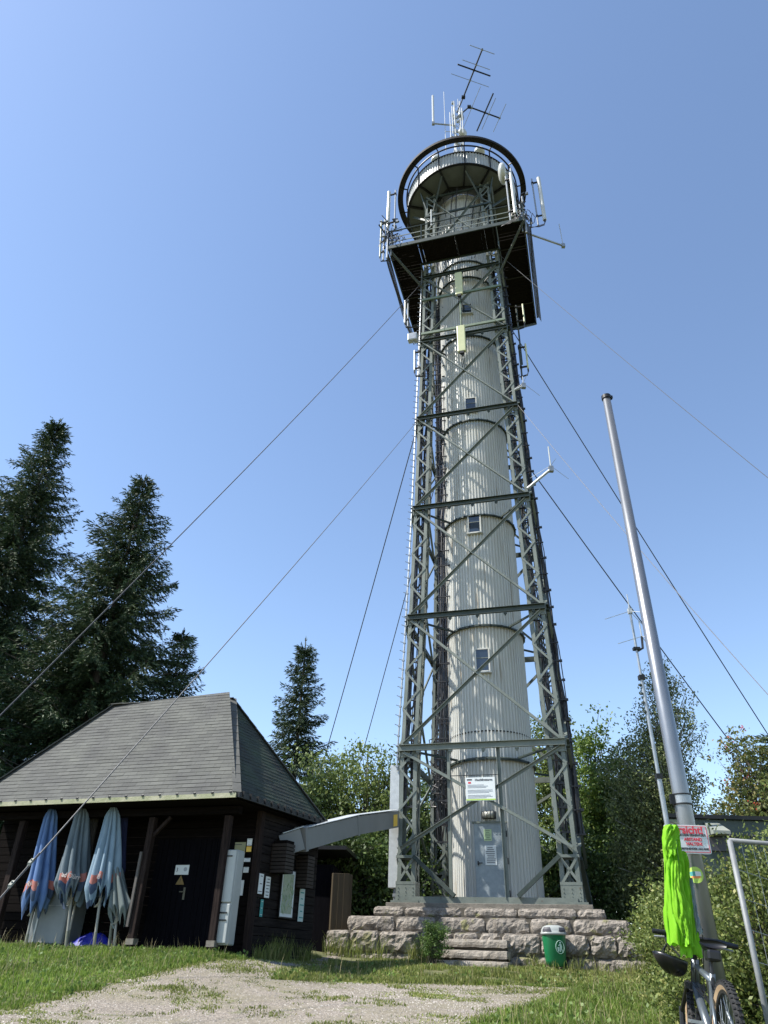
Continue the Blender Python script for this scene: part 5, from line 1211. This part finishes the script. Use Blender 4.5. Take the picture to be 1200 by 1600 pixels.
# round sticker bent round the pole
cs = at(1086, 1367, FY-.07); t = thing('round_sticker', cs, 'round lime, teal and orange sticker on the flagpole below the sign', 'sticker'); mb = MB(); Rk = .062; n = 14
def onpole(u, v): a = u/.076-math.pi/2-.45; return V((FX+.0795*math.cos(a), FY+.0795*math.sin(a), cs.z+v))
for j in range(n):
    for i in range(n):
        pts_ = []
        for (p_, q_) in ((i, j), (i+1, j), (i+1, j+1), (i, j+1)):
            x_, y_ = 2*p_/n-1, 2*q_/n-1; u_ = x_*math.sqrt(1-y_*y_/2)*Rk; v_ = y_*math.sqrt(1-x_*x_/2)*Rk; pts_.append(onpole(u_, v_))
        fx_, fy_ = (i+.5)/n, (j+.5)/n; mi = 0
        if .12 < fx_ < .5 and .45 < fy_ < .72: mi = 1
        elif .2 < fx_ < .8 and .25 < fy_ < .42: mi = 2
        elif .5 < fx_ < .85 and .42 < fy_ < .68: mi = 3
        mb.add(pts_, [(0, 1, 2, 3)], mi)
mb.build('disc', [M['lime'], M['teal'], M['orange'], M['paper']], t)

# jacket hanging on the pole
jm = bpy.data.materials.new('neon_green_nylon'); jm.use_nodes = True; n_ = jm.node_tree.nodes; l_ = jm.node_tree.links; p_ = n_['Principled BSDF']
p_.inputs['Base Color'].default_value = (.27, .62, .03, 1); p_.inputs['Roughness'].default_value = .6; p_.inputs['Specular IOR Level'].default_value = .25
tr = n_.new('ShaderNodeBsdfTranslucent'); tr.inputs[0].default_value = (.3, .7, .02, 1); mx = n_.new('ShaderNodeMixShader'); mx.inputs[0].default_value = .4
l_.new(p_.outputs[0], mx.inputs[1]); l_.new(tr.outputs[0], mx.inputs[2]); l_.new(mx.outputs[0], n_['Material Output'].inputs[0])
nb_ = n_.new('ShaderNodeTexNoise'); nb_.inputs['Scale'].default_value = 14; nb_.inputs['Detail'].default_value = 4; bb = n_.new('ShaderNodeBump'); bb.inputs['Strength'].default_value = .35; bb.inputs['Distance'].default_value = .01
tcn = n_.new('ShaderNodeTexCoord'); mpn = n_.new('ShaderNodeMapping'); mpn.inputs['Scale'].default_value = (1.5, 1.5, .6); l_.new(tcn.outputs['Object'], mpn.inputs[0]); l_.new(mpn.outputs[0], nb_.inputs['Vector']); l_.new(nb_.outputs[0], bb.inputs['Height']); l_.new(bb.outputs[0], p_.inputs['Normal'])
JY = FY-.36
jk = thing('rain_jacket', at(1050, 1490, JY), 'neon green rain jacket hanging from the flagpole', 'jacket')
def cloth(rows, depth, name, seed, nk=64, folds=7, amp=.022, m=jm, yoff=0):
    """rows: (py, px_left, px_right)"""
    mb = MB(); sd = seed*7.3; fine = []
    for i in range(len(rows)-1):
        for s_ in range(6): f = s_/6; fine.append([rows[i][q]*(1-f)+rows[i+1][q]*f for q in range(3)])
    fine.append(list(rows[-1])); nr = len(fine)
    for i, (py, xl, xr_) in enumerate(fine):
        f = i/(nr-1)
        pl_, pr_ = at(xl, py, JY+yoff), at(xr_, py, JY+yoff); cx, hx = (pl_+pr_)/2, (pr_.x-pl_.x)/2
        for k in range(nk):
            a = 2*math.pi*k/nk; g = 1+.0*a
            fo_ = amp*(1.1-2*abs(math.sin(folds*a/2+sd+.8*math.sin(f*3.1+sd)+.5*f))**.6)*(.45+.55*f)+amp*.35*(1-2*abs(math.sin(folds*a*.6+f*5+sd*2))**.5)*(.3+.5*math.sin(f*6+sd)**2)
            q_ = V((math.cos(a)*2.2+sd, math.sin(a)*2.2, f*6+math.cos(a)*2)); nz_ = .02*mnoise.noise(q_)+.012*(1-2*abs(mnoise.noise(q_*3.1)))
            cap = math.sqrt(1-(1-min(1, f*16+.35))**2)
            x_ = cx.x+math.cos(a)*(hx*cap+(nz_+fo_)*.25); y_ = cx.y+math.sin(a)*(depth*cap*(.8+.2*f)+fo_+nz_*1.6)
            mb.v.append((x_, y_, cx.z+.012*math.sin(a*5+sd)*f*f))
    for i in range(nr-1):
        for k in range(nk): mb.f.append((i*nk+k, i*nk+(k+1) % nk, (i+1)*nk+(k+1) % nk, (i+1)*nk+k)); mb.m.append(0)
    mb.f.append(tuple(range(nk))); mb.m.append(0)
    return mb.build(name, m, jk, smooth=True)
cloth([(1291, 1037, 1060), (1310, 1033, 1063), (1345, 1037, 1068), (1380, 1037, 1074), (1430, 1039, 1078), (1476, 1045, 1082)], .05, 'body', 1, amp=.045, folds=4)
cloth([(1330, 1052, 1072), (1350, 1056, 1077), (1400, 1059, 1080), (1450, 1062, 1088), (1494, 1065, 1098)], .04, 'sleeve', 2, folds=5, yoff=.03)
cloth([(1345, 1049, 1064), (1390, 1049, 1068), (1425, 1052, 1080), (1450, 1060, 1080), (1477, 1066, 1081)], .04, 'sleeve', 3, folds=4, yoff=-.06, amp=.014)
cloth([(1289, 1038, 1058), (1300, 1036, 1061), (1322, 1036, 1058), (1338, 1041, 1054)], .045, 'hood', 4, folds=3, yoff=-.035, amp=.012)
mb = MB(); mb.tube([at(x_, y_, JY-.085) for x_, y_ in ((1057, 1312), (1060, 1345), (1063, 1380), (1066, 1420), (1070, 1465))], .004, 5); mb.build('zip', mat('zip_dark_green', (.03, .12, .01), .6), jk)
mb = MB(); _h = at(1050, 1290, JY); mb.tube([_h, _h+V((.03, .12, .05)), V((FX-.07, FY-.02, _h.z+.06))], .004, 5); mb.build('hanging_loop', M['cable'], jk)
cloth([(1372, 1077, 1080), (1400, 1078, 1085), (1430, 1081, 1091), (1458, 1085, 1097)], .02, 'lining', 5, folds=3, yoff=.02, amp=.006, m=mat('silver_lining', (.22, .27, .29), .5, .1, (.3, .36, .38), ns=8))

# ---------------------------------------------------------------- bicycle seen from behind
H0 = V((.17, 1.0, 0)).normalized(); S0 = V((H0.y, -H0.x, 0))      # heading, right side
RW = .36; rear = at(1120, 1533, 5.5); gz = rear.z-2*RW; rear = V((rear.x, rear.y+.1, gz+RW)); front = rear+H0*1.16
bk = thing('bicycle', V(((rear.x+front.x)/2, (rear.y+front.y)/2, gz)), 'mountain bike with tan-sided tyres leaning at the flagpole, seen from behind', 'bicycle')
rub = mat('tyre_rubber', (.012, .012, .012), .8); tan = mat('tan_sidewall', (.36, .24, .14), .7, 0, (.42, .3, .18), ns=8); fr_m = mat('silver_blue_frame', (.12, .14, .155), .35, .5); blk = mat('black_parts', (.01, .01, .012), .4)
def wheel(c, hd, name='wheel'):
    hd = V(hd).normalized(); ax = V((hd.y, -hd.x, 0)); mb = MB()
    mb.lathe([(RW-.055, -.014), (RW-.03, -.026)], c, 56, ax=ax, mi=1); mb.lathe([(RW-.03, -.026), (RW-.008, -.022), (RW, 0), (RW-.008, .022), (RW-.03, .026)], c, 56, ax=ax); mb.lathe([(RW-.03, .026), (RW-.055, .014)], c, 56, ax=ax, mi=1)
    for k in range(60):
        a = 2*math.pi*k/60; d_ = hd*math.cos(a)+UP*math.sin(a); tg = -hd*math.sin(a)+UP*math.cos(a)
        for o_ in (-.019, 0, .019):
            mb.obox(c+d_*(RW-.001-abs(o_)*.25)+ax*o_+tg*(.008 if o_ == 0 else 0), d_*.006, ax*.006, tg*.0075)
    wh = MB(); wh.lathe([(.001, -.012), (RW-.07, -.012), (RW-.055, -.014)], c, 3); 
    ty = mb.build(name, [rub, tan], bk)
    mb = MB(); mb.lathe([(RW-.075, -.013), (RW-.054, -.015), (RW-.054, .015), (RW-.075, .013), (RW-.075, -.013)], c, 56, ax=ax); mb.build('rim', blk, ty)
    mb = MB()
    for k in range(28):
        a = 2*math.pi*k/28; a2 = a+(.5 if k % 2 else -.5); d_ = hd*math.cos(a)+UP*math.sin(a); d2 = hd*math.cos(a2)+UP*math.sin(a2); s_ = .028*(1 if (k//2) % 2 else -1)
        mb.tube([c+d2*.03+ax*s_, c+d_*(RW-.07)], .0014, 4)
    mb.tube([c-ax*.05, c+ax*.05], .028, 12); mb.lathe([(.03, .034), (.085, .034), (.085, .038), (.03, .038)], c, 28, ax=-ax); mb.build('spokes', M['zinc'], ty)
wheel(rear, H0); wheel(front, (.34, 1, 0))
bb_ = rear+H0*.44-UP*.02; seat_t = bb_-H0*.13+UP*.42; head_b = front-H0*.26+UP*.34; head_t = head_b-H0*.05+UP*.14
mb = MB(); mb.tube([bb_, seat_t], .022, 10); mb.tube([seat_t-UP*.05, head_t-UP*.02], .024, 10); mb.tube([bb_, head_b], .032, 10)
for s_ in (-1, 1): mb.tube([bb_+S0*.03*s_, rear+S0*.07*s_], .013, 8); mb.tube([seat_t-UP*.06+S0*.02*s_, rear+S0*.07*s_+UP*.01], .011, 8)
mb.tube([head_b-UP*.01, head_t+UP*.02], .03, 10); mb.build('frame', fr_m, bk, smooth=True)
mb = MB(); mb.tube([head_b, head_b-UP*.03], .035, 8)
for s_ in (-1, 1): mb.tube([head_b+S0*.055*s_-UP*.01, front+S0*.06*s_+UP*.15], .018, 8); mb.tube([front+S0*.06*s_+UP*.18, front+S0*.06*s_], .022, 8)
mb.beam(head_b-S0*.07-UP*.02, head_b+S0*.07-UP*.02, .04, .04); mb.build('fork', blk, bk)
sp = seat_t+UP*.02; sad = V((sp.x, sp.y, at(1104, 1478, sp.y).z)); mb = MB(); mb.tube([seat_t-UP*.1, sad-UP*.05], .016, 10); mb.build('seatpost', blk, bk)
mb = MB(); n = 16
for i in range(9):
    f = i/8; hw_ = .075*(1-f)**.9+.018; 
    for k in range(n): a = 2*math.pi*k/n; mb.v.append(tuple(sad+H0*(-.1+.27*f)+S0*hw_*math.cos(a)+UP*(.022*math.sin(a)*(1 if math.sin(a) > 0 else 1.3)+.012*(1-f))))
for i in range(8):
    for k in range(n): mb.f.append((i*n+k, i*n+(k+1) % n, (i+1)*n+(k+1) % n, (i+1)*n+k)); mb.m.append(0)
mb.f += [tuple(range(n)), tuple(8*n+k for k in range(n))[::-1]]; mb.m += [0, 0]; mb.build('saddle', blk, bk, smooth=True)
mb = MB(); mb.obox(sad-H0*.06-UP*.06, S0*.045, H0*.06, UP*.035); mb.build('saddle_bag', blk, bk, bevel=.015)
hb = head_t-H0*.02; hb.z = at(1080, 1462, hb.y).z; mb = MB(); mb.tube([head_t, hb], .018, 8)
gL = hb-S0*.31-UP*.0-H0*.04; gR = hb+S0*.31-UP*.02-H0*.04
mb.tube([gL, hb-S0*.2+UP*.0, hb-S0*.05, hb+S0*.05, hb+S0*.2, gR], .014, 10); bar = mb.build('handlebar', blk, bk, smooth=True)
for g, s_ in ((gL, 1), (gR, -1)):
    mb = MB(); mb.tube([g, g+S0*s_*.13], .018, 10); mb.build('grip', blk, bar); mb = MB(); mb.tube([g+S0*s_*.17, g+S0*s_*.15+H0*.05-UP*.02, g+S0*s_*.02+H0*.07-UP*.03], .008, 6); mb.build('brake_lever', M['zinc'], bar)
mb = MB(); mb.lathe([(.07, -.004), (.09, -.004), (.09, .004), (.07, .004), (.07, -.004)], bb_+S0*.06, 30, ax=S0)
for s_, dz in ((1, 1), (-1, -1)): mb.beam(bb_+S0*.07*s_, bb_+S0*.08*s_+H0*.12*dz-UP*.12*dz, .02, .025); mb.obox(bb_+S0*.13*s_+H0*.12*dz-UP*.12*dz, S0*.045, H0*.045, UP*.01)
mb.build('crank', M['zinc'], bk)
mb = MB()
for k in range(4): mb.tube([hb-H0*.02, hb-H0*.12+UP*.02*k+S0*.03*(k-1.5), head_b-H0*.1+S0*.03*(k-1.5), bb_+UP*.2+S0*.03], .004, 5)
mb.build('brake_hose', blk, bk)
bk.rotation_euler = (0, math.radians(7), 0)
_R = Matrix.Rotation(math.radians(7), 3, 'Y'); gL = W[bk]+_R@(gL-W[bk])
# helmet hanging from the left grip by its straps
hc = at(1036, 1508, gL.y); hc = V((gL.x+.09, gL.y-.03, at(1035, 1494, gL.y).z)); t = thing('helmet', hc, 'black cycling helmet hanging upside down from the left handlebar grip', 'helmet'); mb = MB()
n = 28; m_ = 9
for i in range(m_+1):
    ph = math.pi/2*(i/m_)
    for k in range(n): a = 2*math.pi*k/n; r_ = math.cos(ph); mb.v.append(tuple(hc+V((.105*r_*math.cos(a), .09*r_*math.sin(a), -.10*math.sin(ph)-.035*math.cos(a)*r_+.008*math.sin(5*a)*math.sin(ph*2)))))
for i in range(m_):
    for k in range(n): mb.f.append((i*n+k, i*n+(k+1) % n, (i+1)*n+(k+1) % n, (i+1)*n+k)); mb.m.append(0)
sh = mb.build('shell', mat('helmet_black', (.008, .008, .01), .3), t, smooth=True); md = sh.modifiers.new('s', 'SOLIDIFY'); md.thickness = .02
mb = MB()
for a in (-.9, .3, 1.9, 3.4): mb.tube([hc+V((.096*math.cos(a), .08*math.sin(a), 0)), hc+V((-.01*math.cos(a), 0, .1)), V((gL.x+.09, gL.y, gL.z+.01))], .0055, 5)
mb.build('strap', blk, t)

# ---------------------------------------------------------------- mesh fence at the right
fa = at(1140, 1313, 6.0); fb = V((fa.x-.03, fa.y-.05, zg(fa.x, fa.y)-.1)); fe = V((fa.x+1.9, fa.y+.55, fa.z+.0))
t = thing('mesh_fence', V((fa.x, fa.y, fb.z)), 'galvanised wire mesh fence panel at the right edge', 'fence'); FZ = mat('dull_fence_zinc', (.16, .17, .175), .6, .2, (.22, .23, .235), ns=9); mb = MB(); mb.tube([fb, fa], .021, 10); mb.build('fence_post', FZ, t, smooth=True)
mb = MB(); mb.tube([fa, fe], .017, 10); mb.build('top_rail', FZ, t, smooth=True); mb = MB(); mb.tube([V((fe.x, fe.y, fb.z)), fe], .021, 10); mb.build('fence_post', FZ, t)
mb = MB(); fd = (fe-fa)
for k in range(1, 9):
    z = fa.z-.2*k; mb.tube([V((fa.x-.02*k/9, fa.y, z)), V((fa.x, fa.y, z))+V((fd.x*.33, fd.y*.33, -.14)), V((fa.x, fa.y, z))+V((fd.x*.66, fd.y*.66, -.16)), V((fe.x, fe.y, z-.05))], .0028, 5)
for k in range(1, 19): q = k/19; mb.tube([fa+fd*q-UP*.0, fa+fd*q-UP*1.6], .0016, 4)
mb.build('wire_mesh', M['zinc'], t)
# ---------------------------------------------------------------- green container
ca = at(1044, 1277, 12.5); t = thing('green_container', V((ca.x+1.4, 13.4, 1.2)), 'dark green steel container behind the flagpole', 'container'); cw = 3.6; gm_ = mat('container_green', (.03, .048, .043), .5, .1, (.05, .07, .064), ns=2)
zt = ca.z; mb = MB(); mb.obox(V((ca.x+cw/2+.55, 12.5+1.15, (zt+1.1)/2)), V((cw/2, .0, 0)), V((.55, 1.15, 0)), UP*(zt-1.1)/2); mb.build('body', gm_, t, bevel=.02)
mb = MB(); mb.obox(V((ca.x+cw/2+.55, 13.63, zt+.02)), V((cw/2+.04, 0, 0)), V((.58, 1.2, 0)), UP*.03); mb.build('roof_edge', M['dark'], t)
mb = MB(); c1, c2 = at(1103, 1283, 12.4), at(1134, 1306, 12.4); x0, x1 = c1.x, c2.x; z1, z0 = c1.z, c2.z
mb.add([(x0, 12.48, z1), (x1-.05, 12.48, z1), (x1, 12.2, z0+.05), (x0, 12.2, z0+.05), (x0, 12.2, z0), (x1, 12.2, z0), (x1, 12.48, z0), (x0, 12.48, z0)], [(0, 1, 2, 3), (3, 2, 5, 4), (0, 3, 4, 7), (1, 6, 5, 2), (4, 5, 6, 7), (0, 7, 6, 1)]); mb.build('vent_hood', mat('vent_hood', (.22, .25, .22), .5, 0, (.28, .28, .23), ns=4), t)
mb = MB(); mb.box(V((x0+(x1-x0)/2, 12.47, z0-.12)), x1-x0+.1, .06, .2, 0); mb.build('vent_opening', M['ink'], t)
mb = MB(); mb.obox(at(1054, 1288, 12.46), V((.13, 0, 0)), V((0, .02, 0)), UP*.07); mb.build('plate', mat('olive_plate', (.2, .22, .14), .6), t)
mb = MB()
for k in range(10): mb.sphere(at(1136+5*k, 1306, 12.46), .022, 6, 4)
mb.build('bolt', M['ink'], t)
# thin mast behind flagpole
mx_, my = .387*12.2, 12.2; zt2 = at(986, 948, my).z; t = thing('aerial_mast', V((mx_, my, zg(mx_, my))), 'thin telescopic aerial mast left of the flagpole', 'mast'); mb = MB()
mb.tube([V((mx_, my, 1.0)), V((mx_, my, 4.2)), V((mx_, my, 4.21)), V((mx_, my, 5.9)), V((mx_, my, 5.91)), V((mx_, my, zt2))], [.04, .04, .03, .03, .022, .022], 10); mb.build('mast_tube', M['zinc'], t)
mb = MB()
for z in (4.2, 5.9): mb.box(V((mx_, my, z)), .1, .1, .08)
mb.build('joint_clamp', M['dark'], t); mb = MB(); c = at(987, 955, my); c = V((mx_, my, c.z)); mb.box(c, .07, .07, .1); mb.tube([c, c+UP*.35], .01, 5)
for dx, dy in ((-.55, -.15), (.4, .3), (.1, -.5)): mb.tube([c, c+V((dx, dy, -.25))], .006, 5)
mb.build('ground_plane_aerial', M['zincl'], t); mb = MB(); c = V((mx_, my, at(998, 1014, my).z)); mb.tube([c-UP*.05, c+V((.12, 0, .02)), c+V((.14, 0, .25))], .022, 7); mb.box(c, .12, .09, .05)
c2 = c+V((.14, 0, .25)); mb.build('bracket', M['dark'], t); mb = MB(); mb.tube([c2, c2+UP*.3], .012, 5)
for dx, dy in ((-.5, -.1), (.3, .3), (.1, -.4)): mb.tube([c2, c2+V((dx, dy, -.2))], .006, 5)
mb.build('ground_plane_aerial', M['zincl'], t)
for k in range(4):
    mb = MB(); mb.lathe([(.001, 0), (.03, 0), (.03, .03), (.001, .03)], V((mx_-.05, my, 5.75-.16*k)), 10); mb.build('insulator', M['steeld'], t)
